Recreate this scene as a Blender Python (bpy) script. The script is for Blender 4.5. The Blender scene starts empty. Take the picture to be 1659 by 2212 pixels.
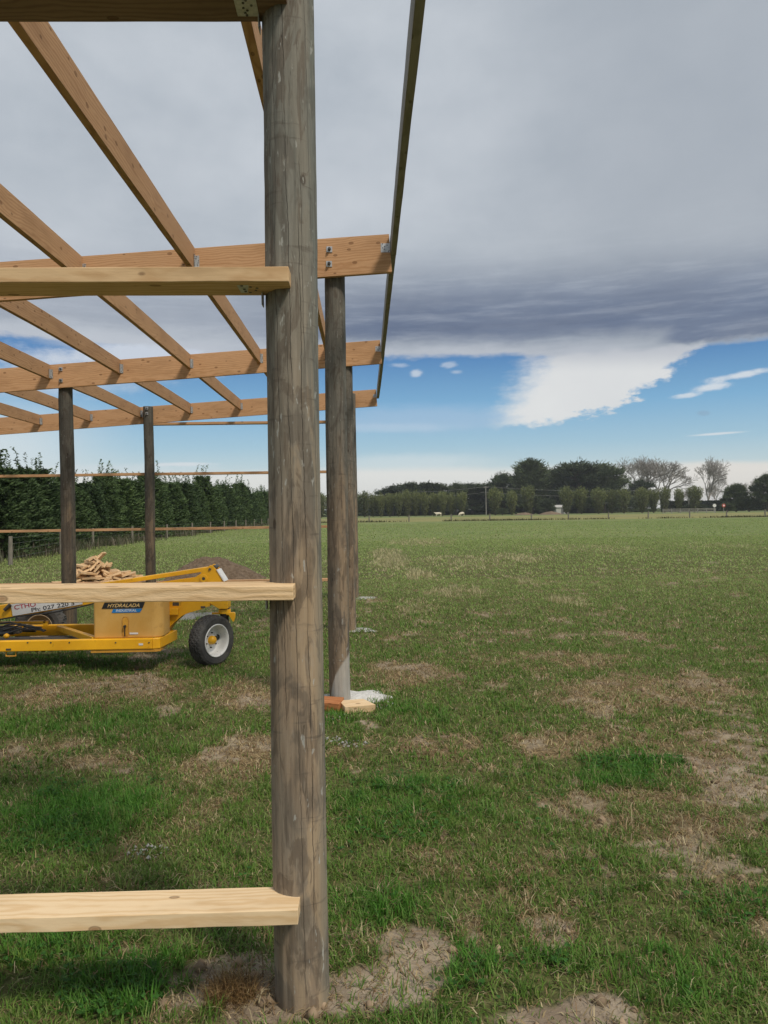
import bpy, bmesh, math, random
import numpy as np
from mathutils import Vector, Matrix
rad = math.radians
random.seed(7)
rng = np.random.default_rng(7)
scene = bpy.context.scene
col = scene.collection

# ------------------------------------------------------------------ camera
CAM_H = 1.6
cam_d = bpy.data.cameras.new("camera")
cam_d.sensor_fit = 'VERTICAL'; cam_d.sensor_height = 36; cam_d.lens = 36 * 1660 / 2212
cam_d.clip_start = 0.05; cam_d.clip_end = 9000
cam = bpy.data.objects.new("camera", cam_d); col.objects.link(cam)
R = Matrix.Rotation(rad(-1.363), 3, 'Z') @ Matrix.Rotation(rad(90), 3, 'X') @ Matrix.Rotation(rad(-0.85), 3, 'Z')
cam.matrix_world = Matrix.Translation((0, 0, CAM_H)) @ R.to_4x4()
scene.camera = cam

def ray(x, y): return R @ Vector(((x - 829.5) / 1660, (1106 - y) / 1660, -1))
def at(x, y, Y):                       # measured picture point at distance Y -> place
    r = ray(x, y); p = r * (Y / r.y); return Vector((p.x, p.y, p.z + CAM_H))
def gp(x, y, z=0.0):                   # measured picture point on the ground
    r = ray(x, y); k = (CAM_H - z) / -r.z; return Vector((r.x * k, r.y * k, z))

# ------------------------------------------------------------------ node helper
class X:
    """tiny expression wrapper round node sockets"""
    def __init__(s, nt, sock): s.nt, s.s = nt, sock
    def _m(s, op, *o, clamp=False):
        n = s.nt.nodes.new('ShaderNodeMath'); n.operation = op; n.use_clamp = clamp
        for i, v in enumerate((s,) + o):
            if isinstance(v, X): s.nt.links.new(v.s, n.inputs[i])
            else: n.inputs[i].default_value = v
        return X(s.nt, n.outputs[0])
    def __add__(s, o): return s._m('ADD', o)
    def __radd__(s, o): return s._m('ADD', o)
    def __sub__(s, o): return s._m('SUBTRACT', o)
    def __rsub__(s, o): return (s * -1) + o
    def __mul__(s, o): return s._m('MULTIPLY', o)
    def __rmul__(s, o): return s._m('MULTIPLY', o)
    def __truediv__(s, o): return s._m('DIVIDE', o)
    def max(s, o): return s._m('MAXIMUM', o)
    def min(s, o): return s._m('MINIMUM', o)
    def pow(s, o): return s._m('POWER', o)
    def abs(s): return s._m('ABSOLUTE')
    def sm(s, lo, hi):                 # smoothstep
        n = s.nt.nodes.new('ShaderNodeMapRange'); n.interpolation_type = 'SMOOTHSTEP'
        s.nt.links.new(s.s, n.inputs['Value'])
        n.inputs['From Min'].default_value = min(lo, hi); n.inputs['From Max'].default_value = max(lo, hi)
        r = X(s.nt, n.outputs[0])
        return r if lo < hi else 1 - r
class NT:
    def __init__(s, nt): s.nt = nt; nt.nodes.clear()
    def node(s, t, **kw):
        n = s.nt.nodes.new('ShaderNode' + t)
        for k, v in kw.items(): setattr(n, k, v)
        return n
    def set(s, n, k, v):
        if isinstance(v, X): s.nt.links.new(v.s, n.inputs[k])
        elif isinstance(v, (tuple, list)) and len(v) == 3 and n.inputs[k].type == 'RGBA': n.inputs[k].default_value = (*v, 1)
        else: n.inputs[k].default_value = v
    def coord(s, which='Object'): return X(s.nt, s.node('TexCoord').outputs[which])
    def sep(s, v):
        n = s.node('SeparateXYZ'); s.set(n, 0, v); return [X(s.nt, o) for o in n.outputs]
    def comb(s, x, y, z):
        n = s.node('CombineXYZ')
        for i, v in enumerate((x, y, z)): s.set(n, i, v)
        return X(s.nt, n.outputs[0])
    def scale(s, v, sc, off=None):
        n = s.node('VectorMath', operation='MULTIPLY_ADD'); s.set(n, 0, v); n.inputs[1].default_value = sc
        if off is not None: s.set(n, 2, off)
        return X(s.nt, n.outputs[0])
    def noise(s, v, scale, detail=4, rough=.55, dist=0.0, color=False):
        n = s.node('TexNoise'); s.set(n, 'Vector', v); n.inputs['Scale'].default_value = scale
        n.inputs['Detail'].default_value = detail; n.inputs['Roughness'].default_value = rough; n.inputs['Distortion'].default_value = dist
        return X(s.nt, n.outputs[1 if color else 0])
    def voro(s, v, scale, feature='F1', out=0, rnd=1.0):
        n = s.node('TexVoronoi', feature=feature); s.set(n, 'Vector', v); n.inputs['Scale'].default_value = scale
        n.inputs['Randomness'].default_value = rnd
        return X(s.nt, n.outputs[out])
    def mix(s, f, a, b):
        n = s.node('Mix', data_type='RGBA'); s.set(n, 0, f); s.set(n, 6, a); s.set(n, 7, b)
        return X(s.nt, n.outputs[2])
    def mul(s, a, b):
        n = s.node('Mix', data_type='RGBA', blend_type='MULTIPLY'); n.inputs[0].default_value = 1; s.set(n, 6, a); s.set(n, 7, b)
        return X(s.nt, n.outputs[2])
    def ramp(s, f, stops):
        n = s.node('ValToRGB'); s.set(n, 0, f); e = n.color_ramp.elements
        while len(e) < len(stops): e.new(.5)
        for el, (p, c) in zip(e, stops): el.position = p; el.color = (*c, 1)
        return X(s.nt, n.outputs[0])
    def attr(s, name, out=0):
        n = s.node('Attribute'); n.attribute_name = name; return X(s.nt, n.outputs[out])
    def rand(s): return X(s.nt, s.node('ObjectInfo').outputs['Random'])
    def bump(s, h, strength=.3, dist=.01):
        n = s.node('Bump'); n.inputs['Strength'].default_value = strength; n.inputs['Distance'].default_value = dist
        s.set(n, 'Height', h); return X(s.nt, n.outputs[0])
def mat(name):
    m = bpy.data.materials.new(name); m.use_nodes = True; return m, NT(m.node_tree)
def finish(t, color, rough=.7, metal=0.0, normal=None, spec=.5, trans=0.0):
    b = t.node('BsdfPrincipled'); t.set(b, 'Base Color', color); t.set(b, 'Roughness', rough); t.set(b, 'Metallic', metal)
    b.inputs['Specular IOR Level'].default_value = spec
    if normal is not None: t.set(b, 'Normal', normal)
    o = t.node('OutputMaterial'); out = b.outputs[0]
    if trans:
        tr = t.node('BsdfTranslucent'); t.set(tr, 'Color', color)
        m = t.node('MixShader'); m.inputs[0].default_value = trans
        t.nt.links.new(b.outputs[0], m.inputs[1]); t.nt.links.new(tr.outputs[0], m.inputs[2]); out = m.outputs[0]
    t.nt.links.new(out, o.inputs[0])

# ------------------------------------------------------------------ world
SUN_DIR = Vector((.52, -.62, 1.0)).normalized()          # towards the sun
world = bpy.data.worlds.new("World"); scene.world = world; world.use_nodes = True
t = NT(world.node_tree)
sky = t.node('TexSky', sky_type='NISHITA', sun_disc=False)
sky.sun_elevation = math.asin(SUN_DIR.z); sky.sun_rotation = math.atan2(SUN_DIR.x, SUN_DIR.y)
x_, y_, z_ = t.sep(t.coord('Generated'))
hyp = (x_ * x_ + y_ * y_).pow(.5).max(.001)
az = x_._m('ARCTAN2', y_)
tan_el = z_ / hyp
fwd = y_.max(.22)
U = (x_ / fwd * 1660 + 790).max(-2600).min(3600)             # direction over the horizon ahead, in handy units
V = 1107 - z_ / fwd * 1660
uv = t.comb(az * 2.0, tan_el * 9.0, 0)
uv2 = t.comb(az * 1.0, tan_el * 1.3, 3.3)
nA = t.noise(uv, 2.2, 6, .6)                              # long thin streaks
nB = t.noise(uv2, 5.0, 5, .55)                            # soft masses
nD = t.noise(t.comb(az * 3.0, tan_el * 26.0, 1.7), 3.0, 6, .65)
nC = t.noise(t.comb(az * 5, tan_el * 11, 7.7), 6, 6, .65) # ragged edges
clear = t.ramp(tan_el, [(0.0, (.74, .78, .76)), (.045, (.62, .74, .77)), (.085, (.36, .58, .73)), (.135, (.185, .43, .68)),
                        (.20, (.060, .215, .49)), (.6, (.03, .12, .36))])
nish = t.node('Mix', data_type='RGBA', blend_type='MULTIPLY'); nish.inputs[0].default_value = 1
t.nt.links.new(sky.outputs[0], nish.inputs[6]); nish.inputs[7].default_value = (.1, .1, .1, 1)
c = t.mix(.8, X(t.nt, nish.outputs[2]), clear)
def wblob(c, cx, cy, rx, ry, amt, color=(.74, .77, .80), skew=0.0, rag=1.2):
    dx = (U - cx) / rx; dy = (V - cy + (U - cx) * skew) / ry
    d = (dx * dx + dy * dy).pow(.5) + (nC - .5) * rag + (nA - .5) * rag * .6
    return t.mix(d.sm(1.0, .25) * amt, c, color)
c = wblob(c, 880, 1000, 260, 26, .35, (.78, .82, .82), rag=.5)
# pale bank at the far left and low bank right of the far trees
c = t.mix((U * -1 + 790).sm(430, 800) * V.sm(800, 960) * .75, c, (.72, .78, .80))
c = t.mix((V + (nB - .5) * 22).sm(1004, 1026) * .9, c, (.80, .80, .77))
c = t.mix((V + (nB - .5) * 16).sm(1000, 1016) * U.sm(1300, 1550) * .8, c, (.80, .765, .71))
c = wblob(c, 930, 905, 330, 40, .45, (.42, .55, .72), rag=.8)
c = wblob(c, 850, 925, 190, 14, .35, (.55, .66, .78), rag=.5)
c = wblob(c, 250, 1006, 300, 14, .3)
c = wblob(c, 400, 998, 90, 6, .7, rag=.7)
c = wblob(c, 1560, 947, 90, 4, .75, skew=.06, rag=.4)
c = wblob(c, 1610, 820, 90, 11, .8, skew=.16, rag=1.6)
c = wblob(c, 1545, 846, 70, 12, .8, skew=.16, rag=1.6)
c = wblob(c, 1500, 862, 40, 7, .7, skew=.1, rag=1.6)
c = wblob(c, 902, 808, 19, 12, .6, rag=1.7)
c = wblob(c, 975, 792, 20, 9, .4, rag=1.9)
c = wblob(c, 990, 806, 18, 8, .35, rag=1.9)
c = wblob(c, 868, 790, 34, 7, .35, rag=1.7)
c = wblob(c, 1530, 902, 20, 8, .35, (.25, .33, .45), rag=.6)
c = wblob(c, 330, 765, 480, 60, .85, (.66, .70, .76), skew=.04, rag=1.1)
c = wblob(c, 120, 820, 320, 40, .5, (.62, .68, .76), rag=1.1)
# bright torn cloud under the deck
Vj = V + (nC - .5) * 70 + (nA - .5) * 34; Uj = U + (nC - .5) * 80 + (nB - .5) * 90 + (nD - .5) * 60
mp = (Uj + (Vj - 750) * .5).sm(1120, 1235) * (Vj + (Uj - 1233).max(0) * .36).sm(930, 912) * (Uj + (Vj - 756) * 1.3).sm(1540, 1500)
c = t.mix(mp * .97, c, t.mix((V.sm(755, 815) * .9 + (nB - .5) * .7)._m('ADD', 0, clamp=True), (.52, .545, .59), (.77, .78, .775)))
# the grey deck
edge = 776 - (U - 1200).max(0) * .065 + (U - 560).min(0) * .10
hgt = edge - V + (nA - .5) * (U.sm(500, 900) * -34 + 60) + (nC - .5) * 26         # height above the deck's lower edge
deck = hgt.sm(-4, 12)
hole = U.sm(1090, 1210) * U.sm(1500, 1380) * hgt.sm(75, 25)
band = (hgt.sm(4, 60).max(U.sm(1400, 1480) * hgt.sm(0, 20)) * hgt.sm(260, 80) * (1 - hole * .28)) * (U.sm(420, 900) * .45 + .5) * (nA * 1.1 + .45).min(1.15)
base = t.mix((nB * 1.6 - .3)._m('ADD', 0, clamp=True), (.40, .45, .51), (.61, .65, .70))
base = t.mix(U.sm(850, 1500) * .6, base, (.33, .37, .425))
base = t.mix(V.sm(260, -400) * .35, base, (.36, .40, .44))
dk = t.mix((nD * .9 + nA * 1.5 + nB * .8 - 1.1)._m('ADD', 0, clamp=True), (.075, .108, .195), (.225, .275, .37))
base = t.mix(band._m('ADD', 0, clamp=True), base, dk)
base = t.mix(hgt.sm(40, 6) * U.sm(1450, 1250) * .45, base, (.46, .49, .56))
base = t.mix((nD - .5).max(0) * hgt.sm(420, 120) * .7, base, (.62, .66, .72))
c = t.mix(deck, c, base)
bg = t.node('Background'); t.set(bg, 0, c); bg.inputs[1].default_value = 1.0
wo = t.node('OutputWorld'); t.nt.links.new(bg.outputs[0], wo.inputs[0])

sun_d = bpy.data.lights.new("sun", 'SUN'); sun_d.energy = 2.9; sun_d.angle = rad(9.0); sun_d.color = (1, .90, .77)
sun = bpy.data.objects.new("sun", sun_d); col.objects.link(sun); sun.location = (30, -40, 60)
sun.rotation_euler = SUN_DIR.to_track_quat('Z', 'Y').to_euler()
scene.view_settings.view_transform = 'Standard'; scene.view_settings.look = 'None'
scene.view_settings.exposure = 0; scene.view_settings.gamma = 1
scene.render.engine = 'CYCLES'
scene.cycles.use_denoising = True
scene.cycles.max_bounces = 6

# ------------------------------------------------------------------ object helpers
def tag(o, label=None, cat=None, group=None, kind=None):
    for k, v in (('label', label), ('category', cat), ('group', group), ('kind', kind)):
        if v: o[k] = v
    return o
def empty(name, loc, label=None, cat=None, group=None, rz=0.0):
    o = bpy.data.objects.new(name, None); col.objects.link(o); o.location = loc; o.rotation_euler = (0, 0, rz)
    o.empty_display_size = .2
    return tag(o, label, cat, group)
def link(name, me, m=None, parent=None, smooth=False):
    o = bpy.data.objects.new(name, me); col.objects.link(o)
    if m: me.materials.append(m)
    if smooth: me.polygons.foreach_set('use_smooth', [True] * len(me.polygons))
    if parent: o.parent = parent
    return o
def bevel(o, w=.003, seg=2):
    b = o.modifiers.new('bevel', 'BEVEL'); b.width = w; b.segments = seg; b.limit_method = 'ANGLE'; b.angle_limit = rad(40)
    return o
def copy_tree(o, parent=None):
    c = o.copy(); col.objects.link(c); c.parent = parent
    for ch in list(o.children): copy_tree(ch, c)
    return c
class MB:
    def __init__(s): s.v, s.f = [], []
    def add(s, vs, fs):
        n = len(s.v); s.v += [tuple(p) for p in vs]; s.f += [tuple(i + n for i in f) for f in fs]; return s
    def box(s, x0, x1, y0, y1, z0, z1, M=None):
        vs = [Vector((x, y, z)) for z in (z0, z1) for y in (y0, y1) for x in (x0, x1)]
        if M is not None: vs = [M @ p for p in vs]
        return s.add(vs, [(0, 2, 3, 1), (4, 5, 7, 6), (0, 1, 5, 4), (2, 6, 7, 3), (0, 4, 6, 2), (1, 3, 7, 5)])
    def prism(s, poly, y0, y1):        # polygon in XZ (anticlockwise seen from -Y), pulled along Y
        n = len(poly)
        a = sum(poly[i][0] * poly[(i + 1) % n][1] - poly[(i + 1) % n][0] * poly[i][1] for i in range(n))
        if a < 0: poly = poly[::-1]
        vs = [(x, y0, z) for x, z in poly] + [(x, y1, z) for x, z in poly]
        return s.add(vs, [tuple(range(n)), tuple(range(2 * n - 1, n - 1, -1))] + [(i, i + n, (i + 1) % n + n, (i + 1) % n) for i in range(n)])
    def tube(s, p0, p1, r0, r1=None, n=10, caps=True):
        p0, p1 = Vector(p0), Vector(p1); r1 = r0 if r1 is None else r1
        q = (p1 - p0).to_track_quat('Z', 'Y')
        vs = [c_ + q @ Vector((r * math.cos(6.28318 * i / n), r * math.sin(6.28318 * i / n), 0)) for c_, r in ((p0, r0), (p1, r1)) for i in range(n)]
        fs = [(i, (i + 1) % n, (i + 1) % n + n, i + n) for i in range(n)]
        if caps: fs += [tuple(range(n - 1, -1, -1)), tuple(range(n, 2 * n))]
        return s.add(vs, fs)
    def path(s, pts, r, n=8):
        for a, b in zip(pts, pts[1:]): s.tube(a, b, r, r, n)
        return s
    def lathe(s, prof, n=48, M=None, fn=None):     # profile (x along axis, radius), round local X
        vs = []
        for j, (a, r) in enumerate(prof):
            for i in range(n):
                th = 2 * math.pi * i / n; rr = fn(j, i, r) if fn else r
                vs.append(Vector((a, rr * math.cos(th), rr * math.sin(th))))
        if M is not None: vs = [M @ p for p in vs]
        fs = [(j * n + i, (j + 1) * n + i, (j + 1) * n + (i + 1) % n, j * n + (i + 1) % n) for j in range(len(prof) - 1) for i in range(n)]
        return s.add(vs, fs)
    def mesh(s, name):
        me = bpy.data.meshes.new(name); me.from_pydata(s.v, [], s.f); me.update()
        bm = bmesh.new(); bm.from_mesh(me); bmesh.ops.recalc_face_normals(bm, faces=bm.faces); bm.to_mesh(me); bm.free()
        return me
    def build(s, name, m, parent=None, smooth=False): return link(name, s.mesh(name), m, parent, smooth)

def np_mesh(name, verts, faces, colors=None):
    """verts (n,3), faces list of (k,4) or (k,3) arrays, colours per vertex"""
    me = bpy.data.meshes.new(name); me.vertices.add(len(verts)); me.vertices.foreach_set('co', verts.astype(np.float32).ravel())
    tot = sum(f.size for f in faces); nf = sum(len(f) for f in faces)
    me.loops.add(tot); me.polygons.add(nf)
    me.loops.foreach_set('vertex_index', np.concatenate([f.ravel() for f in faces]).astype(np.int32))
    ln = np.concatenate([np.full(len(f), f.shape[1]) for f in faces])
    me.polygons.foreach_set('loop_start', (np.cumsum(ln) - ln).astype(np.int32))
    try: me.polygons.foreach_set('loop_total', ln.astype(np.int32))
    except Exception: pass
    me.update(calc_edges=True)
    if colors is not None:
        a = me.color_attributes.new('tint', 'FLOAT_COLOR', 'POINT')
        cc = np.ones((len(verts), 4), np.float32); cc[:, :3] = colors; a.data.foreach_set('color', cc.ravel())
    return me

# ---- value noise for numpy
_tab = np.random.default_rng(3).random((256, 256))
def vn(x, y, s, o=0):
    x = np.asarray(x) * s + 37.7 * o + 100; y = np.asarray(y) * s + 17.3 * o + 100
    xi = np.floor(x).astype(int); yi = np.floor(y).astype(int); fx = x - xi; fy = y - yi
    fx = fx * fx * (3 - 2 * fx); fy = fy * fy * (3 - 2 * fy); g = lambda a, b: _tab[a % 256, b % 256]
    return (g(xi, yi) * (1 - fx) + g(xi + 1, yi) * fx) * (1 - fy) + (g(xi, yi + 1) * (1 - fx) + g(xi + 1, yi + 1) * fx) * fy
def fbm(x, y, s, o=0, k=4):
    r = 0; a = .5; tot = 0
    for i in range(k): r = r + a * vn(x, y, s * 2 ** i, o + i * 5); tot += a; a *= .55
    return r / tot
def sstep(a, lo, hi):
    q = np.clip((a - lo) / (hi - lo), 0, 1); return q * q * (3 - 2 * q)

# ------------------------------------------------------------------ materials
def lumber_mat(name, light, dark, knotc, grey=0.0, scale=1.0, saw=.35):
    m, t = mat(name)
    co = t.coord(); r = t.rand()
    off = t.comb(r * 31.7, r * 0.11 - .05, r * 0.17 - .10)
    p = t.scale(co, (1, 1, 1), off)
    w = t.noise(t.scale(p, (1.8, 6, 6)), 1.0, 4, .55, color=True)
    x, y, z = t.sep(p); wx, wy, wz = t.sep(w)
    yy = y + (wy - .5) * .10 + .03; zz = z + (wz - .5) * .10 + .05
    ringd = (yy * yy + zz * zz).pow(.5) * 330 * scale
    ring = ringd._m('SINE') * .5 + .5
    ring = ring.pow(1.8)
    fine = t.noise(t.scale(p, (3, 160, 160)), 1.0, 4, .6)
    blot = t.noise(t.scale(p, (2.0, 7, 7)), 1.0, 4, .6)
    c = t.mix((ring * .75 + (fine - .3).max(0) * .6)._m('ADD', 0, clamp=True), light, dark)
    c = t.mix(blot.sm(.45, .75) * .5, c, [v * .72 for v in dark])
    kn = t.voro(t.scale(p, (6.5, 12, 12)), 1.0)
    kmask = kn.sm(.13, .07)
    krim = kn.sm(.16, .12) * kn.sm(.08, .12)
    c = t.mix(kmask * .65, c, knotc)
    c = t.mix(krim * .6, c, [v * .45 for v in knotc])
    # saw and hand dirt
    d = t.noise(t.scale(p, (1.3, 9, 14), t.comb(4.4, 2.2, 0)), 1.0, 6, .7)
    c = t.mix(d.sm(.62, .78) * .45, c, (.10, .075, .055))
    if grey: c = t.mix(grey, c, (.12, .13, .13))
    v = t.scale(t.comb(r, r, r), (1, 1, 1))
    c = t.mul(c, t.mix(r, (.86, .84, .82), (1.08, 1.06, 1.03)))
    rough = t.noise(t.scale(p, (30, 120, 120)), 1.0, 3, .7)
    finish(t, c, .78, normal=t.bump(ring * .3 + fine * .6 + rough * .7 * (saw / .35), saw, .002 * saw / .35), spec=.25)
    return m
M = {}
M['rafter'] = lumber_mat('rafter_timber', (.58, .355, .20), (.44, .245, .12), (.17, .075, .03))
M['purlin'] = lumber_mat('purlin_timber', (.52, .33, .185), (.38, .215, .11), (.16, .075, .03))
M['girt'] = lumber_mat('girt_timber', (.84, .67, .44), (.70, .50, .28), (.24, .11, .045))
M['girt_rough'] = lumber_mat('rough_sawn_timber', (.80, .60, .37), (.62, .43, .23), (.24, .11, .045), saw=.6)
M['offcut'] = lumber_mat('offcut_timber', (.74, .55, .34), (.50, .32, .16), (.27, .13, .055))
M['redblock'] = lumber_mat('red_block_timber', (.50, .22, .09), (.33, .12, .045), (.15, .05, .02))
M['fascia'] = lumber_mat('fascia_timber', (.40, .39, .35), (.28, .27, .24), (.15, .12, .10), grey=.3)
M['girt_shaded'] = lumber_mat('shaded_girt_timber', (.23, .165, .115), (.15, .10, .068), (.10, .05, .025))  # top girt: shade on its underside is put into a darker timber colour
M['girt_tan'] = lumber_mat('tan_girt_timber', (.74, .54, .32), (.58, .38, .20), (.22, .10, .04))

def post_mat(name='treated_pole', stain=False, dark=1.0):
    m, t = mat(name)
    co = t.coord(); r = t.rand(); p = t.scale(co, (1, 1, 1), t.comb(r * 9.1, r * 5.3, r * 17.9))
    x, y, z = t.sep(co)
    broad = t.noise(t.scale(p, (7, 7, 1.5)), 1.0, 3, .55)
    broad2 = t.noise(t.scale(p, (9, 9, 2.6), t.comb(5, 5, 5)), 1.0, 4, .6, .8)
    streak = t.noise(t.scale(p, (60, 60, 2.2)), 1.0, 5, .65)
    fine = t.noise(t.scale(p, (260, 260, 10)), 1.0, 3, .6)
    ringm = t.noise(t.scale(p, (5, 5, 42)), 1.0, 4, .65)          # faint crosswise peel marks
    gs = streak.sm(.1, .9)
    grey = t.mix(gs, (.130, .130, .112), (.245, .240, .208))
    brown = t.mix(gs, (.205, .150, .102), (.335, .258, .180))
    tan = t.mix(gs, (.33, .245, .155), (.46, .355, .235))
    lowness = z.sm(2.5, 1.2)
    c = t.mix((broad.sm(.38, .58) * .4 + .6) * (lowness * .96 + .02), grey, brown)
    c = t.mix(broad2.sm(.46, .54) * (lowness * .8 + .1) * x.sm(-.05, .05) * .85, c, tan)
    bl = t.noise(t.scale(p, (15, 15, 3.6), t.comb(7, 3, 5)), 1.0, 5, .6, 1.2)
    c = t.mix(bl.sm(.54, .59) * .50, c, (.100, .074, .054))          # sharp edged bark stains
    c = t.mix(broad2.sm(.46, .40) * .5, c, (.100, .086, .070))
    c = t.mix(x.sm(.055, .088) * .45, c, (.125, .155, .145))        # green copper tint on one flank
    c = t.mix(ringm.sm(.58, .70) * .5, c, (.085, .070, .056))
    c = t.mix((fine - .5).max(0) * 1.0, c, (.34, .31, .26))
    mot = t.noise(t.scale(p, (28, 28, 8)), 1.0, 5, .7)
    c = t.mix(mot.sm(.54, .70) * .42, c, (.085, .068, .052)); c = t.mix(mot.sm(.42, .33) * .25, c, (.38, .34, .28))
    th = y._m('ARCTAN2', x)
    lines = None
    for i, (a0, sp_, z0, z1, wd) in enumerate(((-2.25, -.10, .2, 3.0, .8), (-1.95, -.13, .9, 4.0, 1.2), (-1.55, -.16, 0, 2.2, 1.0), (-1.42, -.17, 1.9, 4.0, 1.3), (-1.10, -.12, .1, 2.6, 1.2), (-.95, -.15, 2.0, 3.9, .9), (-.55, -.1, .4, 3.4, .9), (-.3, -.05, 1.2, 2.4, .7))):
        wob = t.noise(t.comb(0, i * 3.1, z * 1.0), 3.0, 5, .7)
        d_ = (th - (z * sp_ + (a0 - sp_ * 1.6) + (wob - .5) * .30)).abs() * .088
        pres = t.noise(t.comb(i * 7.7, 0, z), 2.2, 2).sm(.36, .46) * z.sm(z0, z0 + .15) * z.sm(z1, z1 - .15)
        l_ = d_.sm(.0014 * wd, .0003) * pres
        lines = l_ if lines is None else lines.max(l_)
    # drying checks: iso lines of a stretched noise
    ck = t.noise(t.scale(p, (13, 13, .55), t.comb(2, 8, 1)), 1.0, 3, .5)
    cr = (ck - .5).abs().sm(.0060, .0018) * t.noise(t.scale(p, (8, 8, 2.0)), 1.0, 2).sm(.42, .52)
    ck2 = t.noise(t.scale(p, (30, 30, 1.6), t.comb(3, 1, 1)), 1.0, 3, .5)
    cr2 = (ck2 - .5).abs().sm(.012, .003) * t.noise(t.scale(p, (14, 14, 5.0)), 1.0, 2).sm(.56, .62)
    crack = (cr * .22).max(cr2 * .5).max(lines)
    c = t.mix(crack * .75, c, (.030, .024, .019))
    kn = t.voro(t.scale(p, (7, 7, 4.2)), 1.0); ks = t.voro(t.scale(p, (7, 7, 4.2)), 1.0, out=1)
    c = t.mix(kn.sm(.10, .05) * .7, c, (.045, .03, .022))
    lich = t.noise(t.scale(p, (45, 45, 14)), 1.0, 3, .6)
    c = t.mix(lich.sm(.64, .70) * .65, c, (.42, .43, .40))
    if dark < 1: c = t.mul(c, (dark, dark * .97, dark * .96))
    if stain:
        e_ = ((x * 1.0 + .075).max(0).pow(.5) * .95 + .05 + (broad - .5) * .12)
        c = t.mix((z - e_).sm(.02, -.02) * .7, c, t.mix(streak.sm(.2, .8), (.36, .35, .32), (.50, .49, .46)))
    finish(t, c, .82, normal=t.bump(streak * .5 + fine * .35 - crack * 2.0 + ringm * .3, .5, .004), spec=.25)
    return m
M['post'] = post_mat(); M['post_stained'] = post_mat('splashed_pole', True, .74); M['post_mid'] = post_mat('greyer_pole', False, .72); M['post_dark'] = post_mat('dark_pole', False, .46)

def simple(name, c0, c1, scale=8, rough=.6, metal=0.0, bump=.2, spec=.5, detail=5, bd=.004, aniso=(1, 1, 1), speck=None):
    m, t = mat(name); p = t.scale(t.coord(), aniso)
    n = t.noise(p, scale, detail, .65)
    c = t.mix(n.sm(.3, .7), c0, c1)
    if speck: c = t.mix(t.noise(p, scale * 3.1, 4, .7).sm(.60, .70) * speck[1], c, speck[0])
    finish(t, c, rough, metal, t.bump(t.noise(p, scale * 4, 5, .7), bump, bd), spec)
    return m
M['yellow'] = simple('yellow_paint', (.78, .38, .010), (.90, .48, .014), 3, .42, bump=.06, speck=((.30, .13, .02), .45))
M['yellow_worn'] = simple('worn_yellow_paint', (.50, .24, .03), (.66, .33, .035), 6, .6, bump=.1, speck=((.40, .36, .28), .6))
M['tank'] = simple('tan_plastic', (.56, .305, .062), (.66, .40, .12), 2.2, .5, bump=.15, speck=((.30, .17, .05), .3))
M['tyre'] = simple('tyre_rubber', (.026, .026, .026), (.080, .077, .072), 6, .85, bump=.4, speck=((.13, .105, .07), .7))
M['rim'] = simple('rim_paint', (.68, .68, .66), (.80, .80, .78), 9, .45, bump=.15, speck=((.16, .13, .09), .7))
M['oldrim'] = simple('cream_rim_paint', (.35, .25, .15), (.45, .36, .24), 9, .6)
M['black'] = simple('black_rubber', (.012, .012, .012), (.03, .03, .03), 9, .55)
M['white'] = simple('white_sheet', (.66, .66, .65), (.74, .74, .74), 5, .5, bump=.05)
M['decal_black'] = simple('black_decal', (.015, .015, .016), (.02, .02, .022), 5, .35, bump=.02)
M['decal_blue'] = simple('blue_decal', (.012, .16, .45), (.015, .19, .50), 5, .35, bump=.02)
M['gold'] = simple('gold_lettering', (.62, .40, .14), (.70, .48, .2), 5, .4, bump=.02)
M['ink'] = simple('black_lettering', (.02, .02, .03), (.03, .03, .04), 5, .5, bump=.02)
M['redink'] = simple('red_lettering', (.40, .03, .05), (.45, .04, .06), 5, .5, bump=.02)
M['steel'] = simple('galvanised_steel', (.42, .44, .45), (.62, .63, .63), 40, .45, .7, bump=.1, speck=((.25, .26, .27), .6))
M['bolt'] = simple('bolt_steel', (.07, .07, .07), (.14, .14, .14), 30, .5, .6)
M['dirty'] = simple('dirty_steel', (.06, .055, .05), (.14, .12, .09), 20, .6, .4)
M['concrete'] = simple('fresh_concrete', (.28, .28, .265), (.48, .48, .46), 26, .9, bump=.8, bd=.01, speck=((.20, .19, .16), .85))
M['gravelly'] = simple('gravelly_concrete', (.14, .145, .135), (.30, .30, .29), 30, .9, bump=1.0, bd=.01, speck=((.12, .13, .09), .9))
M['soilheap'] = simple('loose_soil', (.115, .078, .048), (.225, .165, .112), 14, .95, bump=1.0, bd=.04, speck=((.07, .048, .03), .7))
M['fencepost'] = simple('fence_post_wood', (.13, .12, .10), (.24, .22, .18), 10, .85, aniso=(4, 4, .6))
M['wire'] = simple('fence_wire', (.2, .2, .2), (.3, .3, .3), 30, .5, .6)
M['bark'] = simple('bark', (.07, .055, .042), (.15, .12, .095), 12, .9, bump=.7, aniso=(2, 2, .5))
M['paleb'] = simple('pale_bark', (.20, .185, .165), (.33, .305, .275), 12, .9)
M['cow'] = simple('cream_hide', (.62, .55, .42), (.72, .66, .54), 4, .8)
M['rail'] = simple('weathered_rail', (.22, .21, .19), (.32, .31, .28), 10, .8)
M['house'] = simple('white_weatherboard', (.42, .42, .40), (.5, .5, .48), 3, .7)
M['roof'] = simple('grey_roof', (.12, .12, .125), (.17, .17, .175), 5, .6)
M['red'] = simple('red_sign_face', (.45, .03, .02), (.5, .05, .03), 5, .5)

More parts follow.
